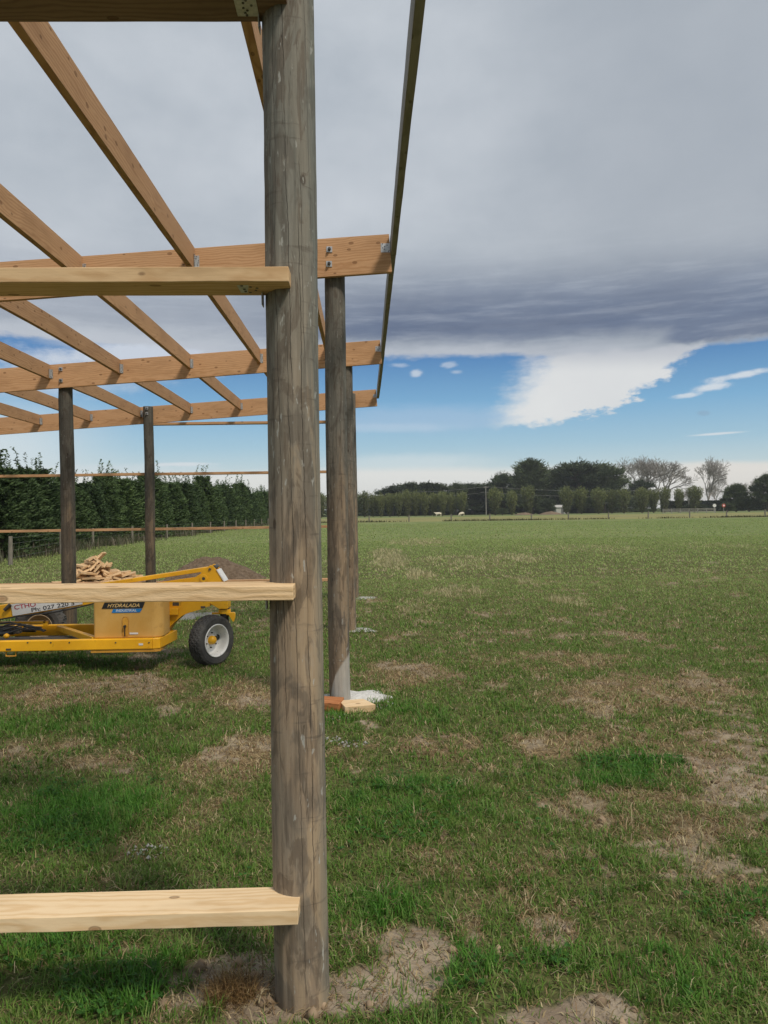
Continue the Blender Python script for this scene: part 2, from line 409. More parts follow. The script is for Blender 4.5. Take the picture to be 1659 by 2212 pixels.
def tint_mat(name, rough=.6, trans=.25, spec=.25):
    m, t = mat(name); rr = t.rand(); finish(t, t.mul(t.attr('tint'), t.mix(rr, (.72, .74, .78), (1.32, 1.28, 1.18))), rough, trans=trans, spec=spec); return m
m, t = mat('grass_blade'); finish(t, t.attr('tint'), .55, trans=.35, spec=.3); M['blade'] = m
M['leaf'] = tint_mat('foliage', .7, .15, .15)

# ------------------------------------------------------------------ ground masks
# (picture x, y, half width, half height, strength) read off the photograph, turned into places on the ground
def patch(lst):
    out = []
    for x, y, rx, ry, s in lst:
        p = gp(x, y); q = gp(x + rx, y); a = gp(x, y - ry); b = gp(x, y + ry)
        out.append((p.x, p.y, abs(q.x - p.x), abs(a.y - b.y) / 2, s))
    return out
SOIL = patch([(650, 2150, 270, 60, 1.7), (870, 2050, 85, 46, 1.4), (800, 2130, 150, 60, 1.15), (1180, 2185, 170, 46, 1.6), (1140, 2000, 34, 50, 1.1),
              (480, 2110, 120, 55, 1.2), (1330, 2200, 60, 30, .5), (1545, 1850, 130, 60, .6), (1640, 1690, 150, 80, 1.15), (1640, 1620, 90, 40, .55),
              (960, 1840, 60, 22, .35), (220, 1480, 160, 26, .75), (520, 1508, 90, 22, .7), (60, 1500, 60, 22, .5), (250, 1650, 60, 18, .45),
              (60, 1630, 50, 20, .45), (800, 1580, 40, 14, .6), (1210, 1605, 90, 30, .45), (960, 1600, 90, 28, .5), (560, 1630, 70, 24, .4),
              (870, 1440, 70, 14, .45), (1150, 1425, 130, 14, .4), (430, 1840, 40, 20, .35), (300, 1410, 120, 18, .6), (460, 1620, 60, 20, .3), (1420, 1560, 160, 26, .35), (1600, 1580, 120, 60, .6), (90, 1440, 120, 16, .4)])
STRAW = patch([(420, 1720, 90, 110, .8), (300, 1900, 200, 60, .6), (960, 1860, 110, 50, .85), (1100, 1880, 110, 40, .7), (1230, 1600, 160, 34, 1.0), (960, 1615, 110, 36, .9),
               (760, 1610, 70, 26, .8), (1480, 1720, 170, 60, .9), (1600, 1930, 110, 60, 1.0), (1400, 1790, 180, 40, .5), (1160, 2040, 60, 50, .9), (860, 1460, 90, 22, .9),
               (1180, 1430, 220, 26, .8), (1380, 1500, 260, 40, .7), (240, 1490, 220, 40, .8), (540, 1500, 130, 40, .9), (380, 1440, 130, 16, .6), (60, 1620, 90, 40, .6), (540, 1630, 120, 40, .9),
               (230, 1650, 90, 30, .8), (1520, 1600, 160, 60, .8), (650, 1980, 90, 60, .6), (560, 2120, 60, 50, .9), (60, 1900, 90, 50, .5), (1580, 2080, 90, 50, .5), (1040, 1980, 260, 40, .35), (1450, 1980, 150, 60, .45)])
LUSH = patch([(180, 1760, 190, 90, 1.0), (250, 2110, 180, 70, 1.0), (60, 2050, 120, 60, .9), (1000, 2060, 130, 60, .9), (1380, 2090, 260, 50, .9), (870, 1980, 150, 60, .9), (1580, 1960, 120, 40, .8),
              (1400, 1650, 170, 40, 1.0), (1330, 1690, 150, 30, .9), (880, 1540, 120, 30, .7), (800, 1740, 120, 90, .7), (200, 1560, 200, 30, .7), (200, 1425, 260, 14, .6), (960, 1760, 150, 60, .45), (1500, 2150, 150, 40, .9), (720, 1560, 40, 20, .7)])
YEL = patch([(840, 1205, 44, 26, .9), (905, 1240, 40, 16, .8), (1000, 1215, 120, 18, .55), (1120, 1205, 80, 12, .6), (1230, 1300, 50, 14, .8), (900, 1310, 60, 18, .6), (1000, 1280, 90, 16, .5), (1250, 1185, 160, 10, .45), (1560, 1180, 120, 10, .35), (900, 1170, 90, 9, .6), (1130, 1255, 30, 10, .6), (1600, 1330, 40, 14, .35)])
def field(lst, x, y, o):
    dx = (fbm(x, y, 1.9, o, 3) - .5) * .55; dy = (fbm(x, y, 1.9, o + 9, 3) - .5) * .55
    r = np.zeros_like(x)
    for cx, cy, rx, ry, s in lst:
        k = min(1.0, .35 + .12 * cy)
        d = np.sqrt(((x + dx * k - cx) / rx) ** 2 + ((y + dy * k - cy) / ry) ** 2)
        r = np.maximum(r, s * (1 - sstep(d, .55, 1.25)))
    return r
def masks(x, y):
    near = 1 - sstep(y, 13, 24)
    n1 = fbm(x, y, 1.1, 21); n2 = fbm(x, y, 3.2, 33); n3 = fbm(x, y, 9, 41)
    n4 = fbm(x, y, 22, 43, 3)
    soil = field(SOIL, x, y, 1) * .95 + (n2 - .5) * 1.6 + (n3 - .5) * 1.9 + (n4 - .5) * 1.1
    soil = sstep(soil, .50, 1.0) + sstep(n2 * .6 + n3 * .4 + (n1 - .5) * .5, .64, .74) * .6 * near
    soil = np.clip(soil, 0, 1)
    straw = field(STRAW, x, y, 2) * .85 + (n1 - .5) * 1.2 * near + (n2 - .5) * 1.2 + (n3 - .5) * 1.2 + (n4 - .5) * .8
    straw = np.clip(sstep(straw, .10, .85), 0, 1) * near
    lush = np.clip(field(LUSH, x, y, 3) * .75 + (n1 - .5) * .4 + (n2 - .5) * 1.3 + (n3 - .5) * 1.3 + (n4 - .5) * .6 - soil, 0, 1)
    yel = np.clip(field(YEL, x, y, 4) + (n2 - .5) * 1.4 + (n3 - .5) * 1.2 - .25, 0, 1)
    return soil, straw * (1 - lush * .7), lush, yel
def ground_z(x, y):
    soil, straw, lush, yel = masks(x, y)
    k = 1 - sstep(y, 20, 40)
    return ((fbm(x, y, .7, 51) - .5) * .05 + (fbm(x, y, 2.6, 54) - .5) * .03 + (fbm(x, y, 7, 52) - .5) * .022 * (.4 + soil) + (fbm(x, y, 24, 53, 3) - .5) * .012 * soil) * k

# ------------------------------------------------------------------ ground sheet
def axis(lo, hi, st, far_lo, far_hi, g):
    a = list(np.arange(lo, hi + 1e-6, st)); s = st; v = hi
    while v < far_hi: s *= g; v = min(v + s, far_hi); a.append(v)
    s = st; v = lo; b = []
    while v > far_lo: s *= g; v = max(v - s, far_lo); b.append(v)
    return np.array(b[::-1] + a)
gx = axis(-3.2, 3.6, .028, -1600, 1600, 1.06); gy = axis(1.4, 6.5, .024, -1200, 2200, 1.035)
GX, GY = np.meshgrid(gx, gy); px, py = GX.ravel(), GY.ravel()
GZ = ground_z(px, py)
nx, ny = len(gx), len(gy)
I = np.arange((nx - 1) * (ny - 1)); ii = I % (nx - 1) + (I // (nx - 1)) * nx
faces = np.stack([ii, ii + 1, ii + nx + 1, ii + nx], 1)
so, st_, lu, ye = masks(px, py)
me = np_mesh('ground', np.stack([px, py, GZ], 1), [faces], np.stack([so, st_, lu], 1))
ya = me.attributes.new('dry', 'FLOAT', 'POINT'); ya.data.foreach_set('value', ye.astype(np.float32))
m, t = mat('paddock')
P = t.coord(); sx, sy, sz = t.sep(P)
r_, g_, b_ = t.sep(t.attr('tint')); dry = t.attr('dry', 2)
n_s = t.noise(P, 3, 6, .7); n_f = t.noise(P, 38, 5, .7); n_ff = t.noise(P, 160, 3, .7)
soilc = t.mix(n_s.sm(.35, .65), (.225, .178, .130), (.40, .335, .255))
soilc = t.mix(n_f.sm(.55, .75) * .6, soilc, (.12, .085, .055))
soilc = t.mix(t.voro(P, 60).sm(.16, .08) * .35, soilc, (.44, .38, .30))
strawc = t.mix(n_f.sm(.35, .65), (.12, .085, .045), (.33, .25, .135))
greenc = t.mix(n_f.sm(.35, .65), (.060, .068, .024), (.145, .145, .058))
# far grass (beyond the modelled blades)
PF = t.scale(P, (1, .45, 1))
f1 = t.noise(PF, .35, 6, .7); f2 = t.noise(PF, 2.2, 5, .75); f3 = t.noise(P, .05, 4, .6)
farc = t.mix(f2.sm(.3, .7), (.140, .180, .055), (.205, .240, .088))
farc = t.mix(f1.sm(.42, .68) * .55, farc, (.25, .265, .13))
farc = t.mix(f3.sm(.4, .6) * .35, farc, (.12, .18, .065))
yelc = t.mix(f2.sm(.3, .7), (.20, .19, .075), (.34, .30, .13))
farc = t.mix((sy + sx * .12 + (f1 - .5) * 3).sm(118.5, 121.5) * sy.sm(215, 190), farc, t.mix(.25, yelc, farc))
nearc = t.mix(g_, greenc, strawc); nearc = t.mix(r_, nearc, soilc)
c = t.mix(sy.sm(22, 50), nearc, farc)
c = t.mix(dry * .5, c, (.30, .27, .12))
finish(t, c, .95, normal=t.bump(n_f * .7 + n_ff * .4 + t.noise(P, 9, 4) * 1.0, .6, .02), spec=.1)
gr = link('ground', me, m, smooth=True); tag(gr, kind='structure')

# ------------------------------------------------------------------ grass blades
GREENS = np.array([(.085, .185, .022), (.115, .225, .032), (.160, .260, .048), (.215, .280, .078), (.110, .150, .034)])
STRAWS = np.array([(.44, .345, .185), (.33, .235, .12), (.22, .145, .075), (.52, .44, .27)])
BB = dict(v=[], c=[], n=0, q=[], t=[])
def blades(x, y, L, W, lean, colr, z0=None):
    n = len(x); az = rng.random(n) * 2 * np.pi; z = ground_z(x, y) if z0 is None else z0
    dx, dy = np.cos(az), np.sin(az)
    tw = az + np.pi / 2 + (rng.random(n) - .5) * 1.2; wx, wy = np.cos(tw) * W / 2, np.sin(tw) * W / 2
    h1 = L * .5 * np.cos(lean * .6); r1 = L * .5 * np.sin(lean * .6)
    l2 = np.clip(lean * 1.35, 0, 1.75); h2 = h1 + L * .5 * np.cos(l2); r2 = r1 + L * .5 * np.sin(l2)
    B = np.stack([x, y, z - .004], 1)
    w = np.stack([wx, wy, np.zeros(n)], 1)
    m1 = B + np.stack([dx * r1, dy * r1, h1], 1); tp = B + np.stack([dx * r2, dy * r2, np.maximum(h2, .004)], 1)
    V = np.stack([B - w, B + w, m1 + w * .8, m1 - w * .8, tp], 1).reshape(-1, 3)
    C = np.repeat(colr, 5, 0)
    s = BB['n'] + np.arange(n) * 5
    BB['q'].append(np.stack([s, s + 1, s + 2, s + 3], 1)); BB['t'].append(np.stack([s + 3, s + 2, s + 4], 1))
    BB['v'].append(V); BB['c'].append(C); BB['n'] += 5 * n
def tier(y0, y1, dens, L, W, cap_left=-1.0):
    # sample in view wedge with margin
    A = 0; n = int(dens * (y1 * y1 - y0 * y0) * .5 * 1.16)
    yy = np.sqrt(rng.random(n) * (y1 * y1 - y0 * y0) + y0 * y0); xx = (rng.random(n) * 1.16 - .60) * yy
    so, st, lu, ye = masks(xx, yy)
    clump = fbm(xx, yy, 6, 61, 3)
    keep = rng.random(n) < np.clip((.34 + .60 * sstep(clump, .36, .60) + .4 * lu) * (1 - .76 * so) * (1 - .22 * st), .03, 1)
    xx, yy, so, st, lu, ye, clump = [a[keep] for a in (xx, yy, so, st, lu, ye, clump)]
    n = len(xx)
    dryp = np.clip(st * .70 + .17 - .10 * lu + .05 * sstep(yy, 8, 16) * (1 - sstep(yy, 20, 36)) + ye * .8 + so * .3, 0, .95); isdry = rng.random(n) < dryp
    gi = np.clip((rng.random(n) * 3 + (1 - lu) * 1.3 * fbm(xx, yy, .8, 71)).astype(int), 0, 4)
    g = GREENS[gi] * (0.8 + .4 * rng.random((n, 1)))
    g = g * (1 - np.clip(lu, 0, .8)[:, None] * np.array([.38, .0, .25]))
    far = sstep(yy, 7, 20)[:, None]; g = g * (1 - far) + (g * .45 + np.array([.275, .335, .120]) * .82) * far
    s = STRAWS[rng.integers(0, 4, n)] * (0.7 + .5 * rng.random((n, 1)))
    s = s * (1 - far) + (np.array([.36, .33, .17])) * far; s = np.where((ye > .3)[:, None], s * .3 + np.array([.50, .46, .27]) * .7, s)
    colr = np.where(isdry[:, None], s, g)
    Ln = L * (.5 + .8 * rng.random(n)) * (.58 + .62 * lu + .45 * clump) * np.where(isdry, .85 + ye * 1.4, 1)
    lean = np.where(isdry, 1.0 + .5 * rng.random(n) - ye * .9, (.30 + 1.1 * rng.random(n)) * (1.12 - .3 * lu))
    blades(xx, yy, Ln, W * (.6 + .8 * rng.random(n)), np.clip(lean, .1, 1.5), colr)
def litter(y0, y1, dens, L, W):
    n = int(dens * (y1 * y1 - y0 * y0) * .58); yy = np.sqrt(rng.random(n) * (y1 * y1 - y0 * y0) + y0 * y0); xx = (rng.random(n) * 1.16 - .60) * yy
    so, st, lu, ye = masks(xx, yy); k = rng.random(n) < np.clip(.12 + st * .9 + so * .22 - lu * .3, .03, 1); xx, yy = xx[k], yy[k]; n = len(xx)
    c_ = STRAWS[rng.integers(0, 4, n)] * (.45 + .8 * rng.random((n, 1)))
    blades(xx, yy, L * (.4 + rng.random(n)), W * (.6 + .7 * rng.random(n)), 1.35 + .2 * rng.random(n), c_, ground_z(xx, yy) + .004 + .022 * rng.random(n) ** 2)
def tufts(n, y0, y1, k, Lm):
    yy = np.sqrt(rng.random(n) * (y1 * y1 - y0 * y0) + y0 * y0); xx = (rng.random(n) * 1.16 - .6) * yy
    so, st, lu, ye = masks(xx, yy); q = rng.random(n) < np.clip(.25 + lu - so * .6, 0.03, 1); xx, yy = xx[q], yy[q]; n = len(xx)
    sz = .5 + rng.random(n); X_ = np.repeat(xx, k) + rng.normal(size=n * k) * .018 * np.repeat(sz, k); Y_ = np.repeat(yy, k) + rng.normal(size=n * k) * .018 * np.repeat(sz, k)
    tone = np.repeat(GREENS[rng.integers(0, 4, n)] * (.6 + .5 * rng.random((n, 1))), k, 0) * (.8 + .4 * rng.random((n * k, 1)))
    dead = rng.random(n * k) < .12; tone = np.where(dead[:, None], STRAWS[rng.integers(0, 4, n * k)] * .8, tone)
    blades(X_, Y_, Lm * np.repeat(sz, k) * (.5 + .6 * rng.random(n * k)), .0034 * (.7 + .7 * rng.random(n * k)), .25 + .9 * rng.random(n * k), tone)
tufts(900, 1.9, 6, 34, .085); tufts(1500, 6, 14, 22, .10)
litter(1.9, 5, 3200, .06, .0035); litter(5, 10, 1000, .075, .006); litter(10, 20, 260, .09, .011)
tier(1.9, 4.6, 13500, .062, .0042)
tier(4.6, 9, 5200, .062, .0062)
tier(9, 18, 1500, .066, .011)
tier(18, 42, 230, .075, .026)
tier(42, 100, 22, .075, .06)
V = np.concatenate(BB['v']); C = np.concatenate(BB['c'])
gm = np_mesh('grass', V, [np.concatenate(BB['q']), np.concatenate(BB['t'])], C)
tag(link('grass', gm, M['blade']), 'green and straw coloured pasture grass covering the paddock', 'grass', kind='stuff')
print('blades', BB['n'] // 5)

# clover leaves low in the lush patches
n = 60000
yy = np.sqrt(rng.random(n) * (5.2 ** 2 - 4) + 4); xx = (rng.random(n) * 1.16 - .6) * yy
so, st, lu, ye = masks(xx, yy); k = rng.random(n) < np.clip(lu * .75 - st * .5 - so, 0, 1) * sstep(fbm(xx, yy, 3.3, 77), .42, .6); xx, yy = xx[k], yy[k]; n = len(xx)
z = ground_z(xx, yy) + .012 + .028 * rng.random(n)
vs, qs, cs = [], [], []
a0 = rng.random(n) * 6.28; rr = .0038 + .003 * rng.random(n); base = 0
for l in range(3):
    a = a0 + l * 2.094; cx, cy = xx + np.cos(a) * rr * 1.05, yy + np.sin(a) * rr * 1.05
    ring = []
    for j in range(6):
        b = a + j * 1.047; tl = (rng.random(n) - .5) * .3
        ring.append(np.stack([cx + np.cos(b) * rr, cy + np.sin(b) * rr, z + rr * np.cos(b - a0) * .5 + tl * rr], 1))
    vs.append(np.stack(ring, 1).reshape(-1, 3)); s = base + np.arange(n) * 6; qs.append(np.stack([s + j for j in range(6)], 1)); base += 6 * n
    cs.append(np.repeat(np.array([[.045, .135, .022]]) * (.7 + .7 * rng.random((n, 1))), 6, 0))
tag(link('clover', np_mesh('clover', np.concatenate(vs), qs, np.concatenate(cs)), M['blade']), 'small round clover leaves among the lush grass', 'clover', kind='stuff')

# soil crumbs
n = 16000
yy = np.sqrt(rng.random(n) * (9 ** 2 - 4) + 4); xx = (rng.random(n) * 1.16 - .6) * yy
so, st, lu, ye = masks(xx, yy); k = rng.random(n) < so * (3.5 / yy) ** 1.2; xx, yy = xx[k], yy[k]; n = len(xx)
z = ground_z(xx, yy); s = .004 + .026 * rng.random(n) ** 5
oct_ = np.array([(1, 0, 0), (0, 1, 0), (-1, 0, 0), (0, -1, 0), (0, 0, 1), (0, 0, -1)], float)
vs = (oct_[None] * (.6 + .7 * rng.random((n, 6, 1)))) * s[:, None, None] + np.stack([xx, yy, z + s * .2], 1)[:, None]
b = np.arange(n)[:, None, None] * 6; tri = np.array([(0, 1, 4), (1, 2, 4), (2, 3, 4), (3, 0, 4), (1, 0, 5), (2, 1, 5), (3, 2, 5), (0, 3, 5)])[None]
cc = np.repeat(np.array([[.26, .20, .145]]) * (.7 + .6 * rng.random((n, 1))), 6, 0)
tag(link('soil_crumbs', np_mesh('soil_crumbs', vs.reshape(-1, 3), [(b + tri).reshape(-1, 3)], cc), M['leaf']), 'dry crumbs of pale soil on the bare patches', 'soil', kind='stuff')

# ------------------------------------------------------------------ shed frame
shed = empty('pole_shed_frame', (-2, 8.4, 0), 'unfinished pole shed frame of round grey posts, rafters, purlins and girts', 'shed frame')
def sp(o): o.parent = shed; o.matrix_parent_inverse = Matrix.Translation((2, -8.4, 0)); return o
def pole(Xc, Yc, h, r0, r1, n=40, k=80, seed=0, lean=0.0, topcut=0.0, zb=-.15):
    g = np.random.default_rng(seed); th = np.arange(n) / n * 2 * np.pi; zz = np.linspace(zb, h, k)
    T, Z = np.meshgrid(th, zz); fr = (Z - zb) / (h - zb)
    rr = r0 + (r1 - r0) * fr + (fbm(np.cos(T) * 1.3 + seed * 3, np.sin(T) * 1.3 + Z * .55, 1.4, seed) - .5) * .020 + (vn(T * 6 + seed, Z * 1.5, 1.0, seed) - .5) * .0024
    rr = rr + (fbm(T * .6, Z, 3.0, seed + 3) - .5) * .005
    bx = (vn(Z, Z * 0, .8, seed) - .5) * .022; by = (vn(Z, Z * 0, .8, seed + 4) - .5) * .015
    x = np.cos(T) * rr + bx + lean * Z; y = np.sin(T) * rr + by
    Z = Z + np.where(fr > .999, np.cos(T) * topcut, 0)
    v = np.stack([x, y, Z], 2).reshape(-1, 3)
    I, J = np.meshgrid(np.arange(k - 1), np.arange(n), indexing='ij'); a = (I * n + J).ravel(); b = (I * n + (J + 1) % n).ravel()
    q = np.stack([a, b, b + n, a + n], 1)
    me = np_mesh('post', v, [q, (np.arange(n) + (k - 1) * n)[None]])
    me.polygons.foreach_set('use_smooth', [True] * (len(me.polygons) - 1) + [False])
    o = link('post', me, M['post']); o.location = (Xc, Yc, 0); return sp(o)
TOP = 3.90; SL = .064                                  # rafter top at X=.24, fall to the left
def rtop(Xv): return TOP - SL * (.24 - Xv)
posts = {}
posts['n'] = pole(-.236, 2.55, 4.0, .090, .084, 96, 420, 11)
posts['n']['label'] = 'nearest grey brown post with long drying cracks'
for i, Yc in enumerate((6.49, 10.40, 14.30)):
    posts[i] = pole(-.236, Yc, 3.81, .089, .083, 56, 200, 21 + i)
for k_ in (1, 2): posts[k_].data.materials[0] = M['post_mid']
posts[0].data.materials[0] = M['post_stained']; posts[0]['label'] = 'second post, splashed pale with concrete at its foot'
posts[3] = pole(-3.99, 6.49, 3.52, .092, .086, 40, 60, 31)
posts[4] = pole(-3.99, 10.40, 3.52, .093, .086, 40, 160, 32)
posts[5] = pole(-3.985, 14.30, 3.61, .091, .086, 40, 160, 33)

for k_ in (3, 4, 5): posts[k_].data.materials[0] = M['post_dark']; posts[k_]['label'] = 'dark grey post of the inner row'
def lumber(name, p0, p1, w, h, m, roll=None, n=14, warp=.004, seed=0):
    """board from p0 to p1 (centre line); w = level thickness, h = the other side; mesh local X runs along it"""
    p0, p1 = Vector(p0), Vector(p1); d = p1 - p0; L = d.length
    g = random.Random(seed * 7 + 1)
    a, b, ph = g.uniform(-1, 1) * warp, g.uniform(-1, 1) * warp, g.uniform(0, 6)
    vs, fs = [], []
    for i in range(n + 1):
        u = i / n; s = math.sin(u * math.pi + ph * .1); oy = a * s; oz = b * s
        for sy, sz in ((-1, -1), (1, -1), (1, 1), (-1, 1)):
            jy, jz = g.uniform(-.0009, .0009), g.uniform(-.0009, .0009)
            vs.append((u * L - L / 2, sy * w / 2 + oy + jy, sz * h / 2 + oz + jz))
    for i in range(n):
        for j in range(4): fs.append((i * 4 + j, i * 4 + (j + 1) % 4, i * 4 + 4 + (j + 1) % 4, i * 4 + 4 + j))
    fs += [(3, 2, 1, 0), (n * 4, n * 4 + 1, n * 4 + 2, n * 4 + 3)]
    o = MB().add(vs, fs).build(name, m)
    xa = d.normalized(); ya = Vector((0, 0, 1)).cross(xa).normalized(); za = xa.cross(ya)
    o.matrix_world = Matrix.Translation((p0 + p1) / 2) @ Matrix((xa, ya, za)).transposed().to_4x4()
    bevel(o, .0025, 2); return o
def boltplate(parent, Xv, Yv, Zv):
    mb = MB(); mb.box(Xv - .024, Xv + .024, Yv - .006, Yv, Zv - .024, Zv + .024, )
    o = mb.build('washer', M['steel']); world_child(o, parent)
    b = MB(); b.tube((Xv, Yv - .024, Zv), (Xv, Yv - .006, Zv), .014, .014, 6); b.tube((Xv, Yv - .034, Zv), (Xv, Yv - .02, Zv), .008, .008, 8)
    o = b.build('bolt', M['bolt']); world_child(o, parent)
def world_child(o, parent):
    bpy.context.view_layer.update()
    o.parent = parent; o.matrix_parent_inverse = parent.matrix_world.inverted()
def nailplate(parent, x0, x1, y0, y1, z0, z1, holes='y', name='nail_plate'):
    mb = MB(); mb.box(x0, x1, y0, y1, z0, z1); g = random.Random(int(abs(x0 * 997 + z0 * 131)))
    for i in range(7):                                 # punched holes and nail heads sit on the plate itself
        if holes == 'y':
            u, v = x0 + (x1 - x0) * g.uniform(.12, .88), z0 + (z1 - z0) * (i + .5) / 7; mb.tube((u, y0 - .002, v), (u, y0 + .0004, v), .0045, .0045, 6)
        else:
            u, v = x0 + (x1 - x0) * g.uniform(.15, .85), y0 + (y1 - y0) * (i + .5) / 7; mb.tube((u, v, z0 - .002), (u, v, z0 + .0004), .0045, .0045, 6)
    o = mb.build(name, M['steel']); o.data.materials.append(M['bolt'])
    for p in o.data.polygons[6:]: p.material_index = 1
    world_child(o, parent)
RH = .315; RT = .045
RY = (2.42, 6.38, 10.30, 14.41)                        # rafter centre lines
XL = -9.0
rafters = []
for i, Yr in enumerate(RY):
    p0, p1 = Vector((XL, Yr, rtop(XL) - RH / 2)), Vector((.237, Yr, rtop(.237) - RH / 2))
    o = lumber('rafter', p0, p1, RT, RH, M['rafter'], n=24, warp=.008, seed=40 + i); sp(o); rafters.append(o)
PX = [-.468 - .925 * k for k in range(8)]              # purlin centres
PH = .19
for i in range(3):
    for k, xc in enumerate(PX[: (5, 6, 8)[i]]):
        zt = rtop(xc) - .004
        ya, yb = RY[i] + RT / 2, RY[i + 1] - RT / 2
        o = lumber('purlin', (xc, ya, zt - PH / 2), (xc, yb, zt - PH / 2), .045, PH, M['purlin'], n=16, warp=.012, seed=60 + i * 9 + k); sp(o)
        if i >= 0 and yb > 5:                          # joist hanger cheek on the far rafter
            nailplate(rafters[i + 1], xc + .024, xc + .055, yb - .003, yb - .0004, zt - PH + .01, zt - .06, name='joist_hanger')
            nailplate(rafters[i + 1], xc + .0235, xc + .026, yb - .055, yb - .003, zt - PH + .01, zt - .06, name='joist_hanger')
# edge beam over the rafter ends
fz = TOP
for i in range(3):
    ya, yb = RY[i] - (.02 if i == 0 else 0), RY[i + 1] + (RT / 2 if i == 2 else 0)
    sp(lumber('edge_beam', (.262, ya + .002, fz - .085), (.262, yb - .002, fz - .085), .045, .17, M['fascia'], n=20, warp=.006, seed=90 + i))
for i, s in ((1, .075), (2, .07), (3, .06)):
    Y0 = RY[i] - RT / 2
    nailplate(rafters[i], .232 - s, .234, Y0 - .003, Y0 - .0006, rtop(.2) - .15, rtop(.2) - .15 + s)
boltplate(rafters[1], -.268, RY[1] - RT / 2 - .001, 3.775); boltplate(rafters[1], -.272, RY[1] - RT / 2 - .001, 3.655)
boltplate(rafters[2], -4.01, RY[2] - RT / 2 - .001, 3.555); boltplate(rafters[2], -4.01, RY[2] - RT / 2 - .001, 3.405)
boltplate(posts[5], -3.99, 14.30 - .088, 3.57); boltplate(posts[5], -3.99, 14.30 - .088, 3.47)
# near girts, laid flat across the post
GZ_ = [(3.234, 2.415, 3.235), (2.345, 2.395, 2.37), (1.355, 2.385, 1.38), (.350, 2.378, .375)]
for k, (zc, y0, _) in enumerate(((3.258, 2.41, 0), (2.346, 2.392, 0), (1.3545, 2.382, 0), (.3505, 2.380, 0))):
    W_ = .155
    o = lumber('girt', (-3.95, y0 + W_ / 2, zc), (-.228, y0 + W_ / 2, zc), W_, .046, (M['girt_shaded'], M['girt_tan'], M['girt_rough'], M['girt'])[k], n=30, warp=(.004, .012, .010, .003)[k], seed=120 + k); sp(o)
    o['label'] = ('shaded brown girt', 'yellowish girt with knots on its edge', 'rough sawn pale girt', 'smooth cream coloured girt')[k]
    nailplate(o, -.395, -.325, y0 + .035, y0 + .12, zc - .0258, zc - .0236, 'z', 'angle_bracket')
    mb = MB(); mb.box(-.3285, -.3255, y0 + .112, y0 + .155, zc - .065, zc - .024); world_child(mb.build('angle_bracket', M['steel']), o)
# far girts, outside the back posts
for k, zc in enumerate((3.306, 2.372, 1.345, .347)):
    for s, (xa, xb) in enumerate(((-9.2, -3.99), (-3.985, -.17))):
        if k == 0 and s == 0: continue
        sp(lumber('girt', (xa, 14.47, zc), (xb - .003, 14.47, zc), .15, .046, M['rafter'], n=16, warp=.01, seed=140 + k * 2 + s))

# concrete round the post feet, off-cut blocks, dead grass
def mound(name, cx, cy, rx, ry, h, m, seed, n=72, k=22, rough=.3, fine=6.0, pr=1.0):
    vs = [(0, 0, h)]; fs = []
    for j in range(1, k + 1):
        for i in range(n):
            a = 2 * math.pi * i / n; u = j / k
            e = 1 + (float(vn(math.cos(a) * 1.5 + seed, math.sin(a) * 1.5, 1.6, seed)) - .5) * .7
            X_, Y_ = math.cos(a) * rx * u * e, math.sin(a) * ry * u * e
            zz = h * (1 - u ** 1.6) ** pr + (float(fbm(X_ / max(rx, .3) * 2, Y_ / max(rx, .3) * 2, fine, seed, 3)) - .5) * h * rough * (1.2 - u)
            vs.append((X_, Y_, zz if u < 1 else -.03))
    fs += [(0, 1 + i, 1 + (i + 1) % n) for i in range(n)]
    fs += [(1 + (j - 1) * n + i, 1 + j * n + i, 1 + j * n + (i + 1) % n, 1 + (j - 1) * n + (i + 1) % n) for j in range(1, k) for i in range(n)]
    o = MB().add(vs, fs).build(name, m, smooth=True); o.location = (cx, cy, float(ground_z(np.array([cx]), np.array([cy]))[0])); return o
M['white_concrete'] = simple('white_concrete', (.50, .50, .48), (.70, .70, .68), 26, .9, bump=.8, bd=.01, speck=((.26, .25, .22), .7))
tag(mound('concrete_footing', -.10, 6.62, .30, .26, .045, M['white_concrete'], 3), 'white splash of concrete round the foot of the second post, by the wood blocks', 'footing', 'concrete poured round post feet')
tag(mound('concrete_footing', -.13, 10.42, .27, .22, .03, M['concrete'], 4), 'pale concrete round the foot of the third post', 'footing', 'concrete poured round post feet')
tag(mound('concrete_footing', -.08, 14.32, .27, .22, .03, M['concrete'], 5), 'distant pale concrete round the foot of the fourth post', 'footing', 'concrete poured round post feet')
tag(mound('concrete_footing', -2.75, 12.2, .55, .45, .05, M['gravelly'], 6), 'grey white spread of concrete on the grass behind the small wheel', 'concrete')
for (x, y, s, lab) in ((712, 1551, .10, 'white concrete crumbs on the grass in front of the red block'), (710, 1600, .06, 'small white concrete crumbs on bare soil beside the nearest post'),
                       (765, 1612, .07, 'thin white concrete crumbs on bare soil further from the nearest post'), (320, 1842, .07, 'white concrete crumbs in the grass above the lowest girt'),
                       (830, 1524, .09, 'faint concrete crumbs in grass beyond the pale wood block')):
    p = gp(x, y); mb = MB(); g = random.Random(x)
    for i in range(40):
        a, r = g.uniform(0, 6.28), s * math.sqrt(g.random()) * 1.2; q = .003 + .009 * g.random() ** 2
        c0 = Vector((math.cos(a) * r * 1.3, math.sin(a) * r, q * .6))
        mb.add([c0 + Vector(o_) * q * g.uniform(.7, 1.3) for o_ in ((1, 0, 0), (0, 1, 0), (-1, 0, 0), (0, -1, 0), (0, 0, 1), (0, 0, -1))],
               [(0, 1, 4), (1, 2, 4), (2, 3, 4), (3, 0, 4), (1, 0, 5), (2, 1, 5), (3, 2, 5), (0, 3, 5)])
    o = mb.build('concrete_crumbs', M['concrete']); o.location = (p.x, p.y, float(ground_z(np.array([p.x]), np.array([p.y]))[0]) + .004)
    tag(o, lab, 'concrete crumbs', 'spilled concrete crumbs')
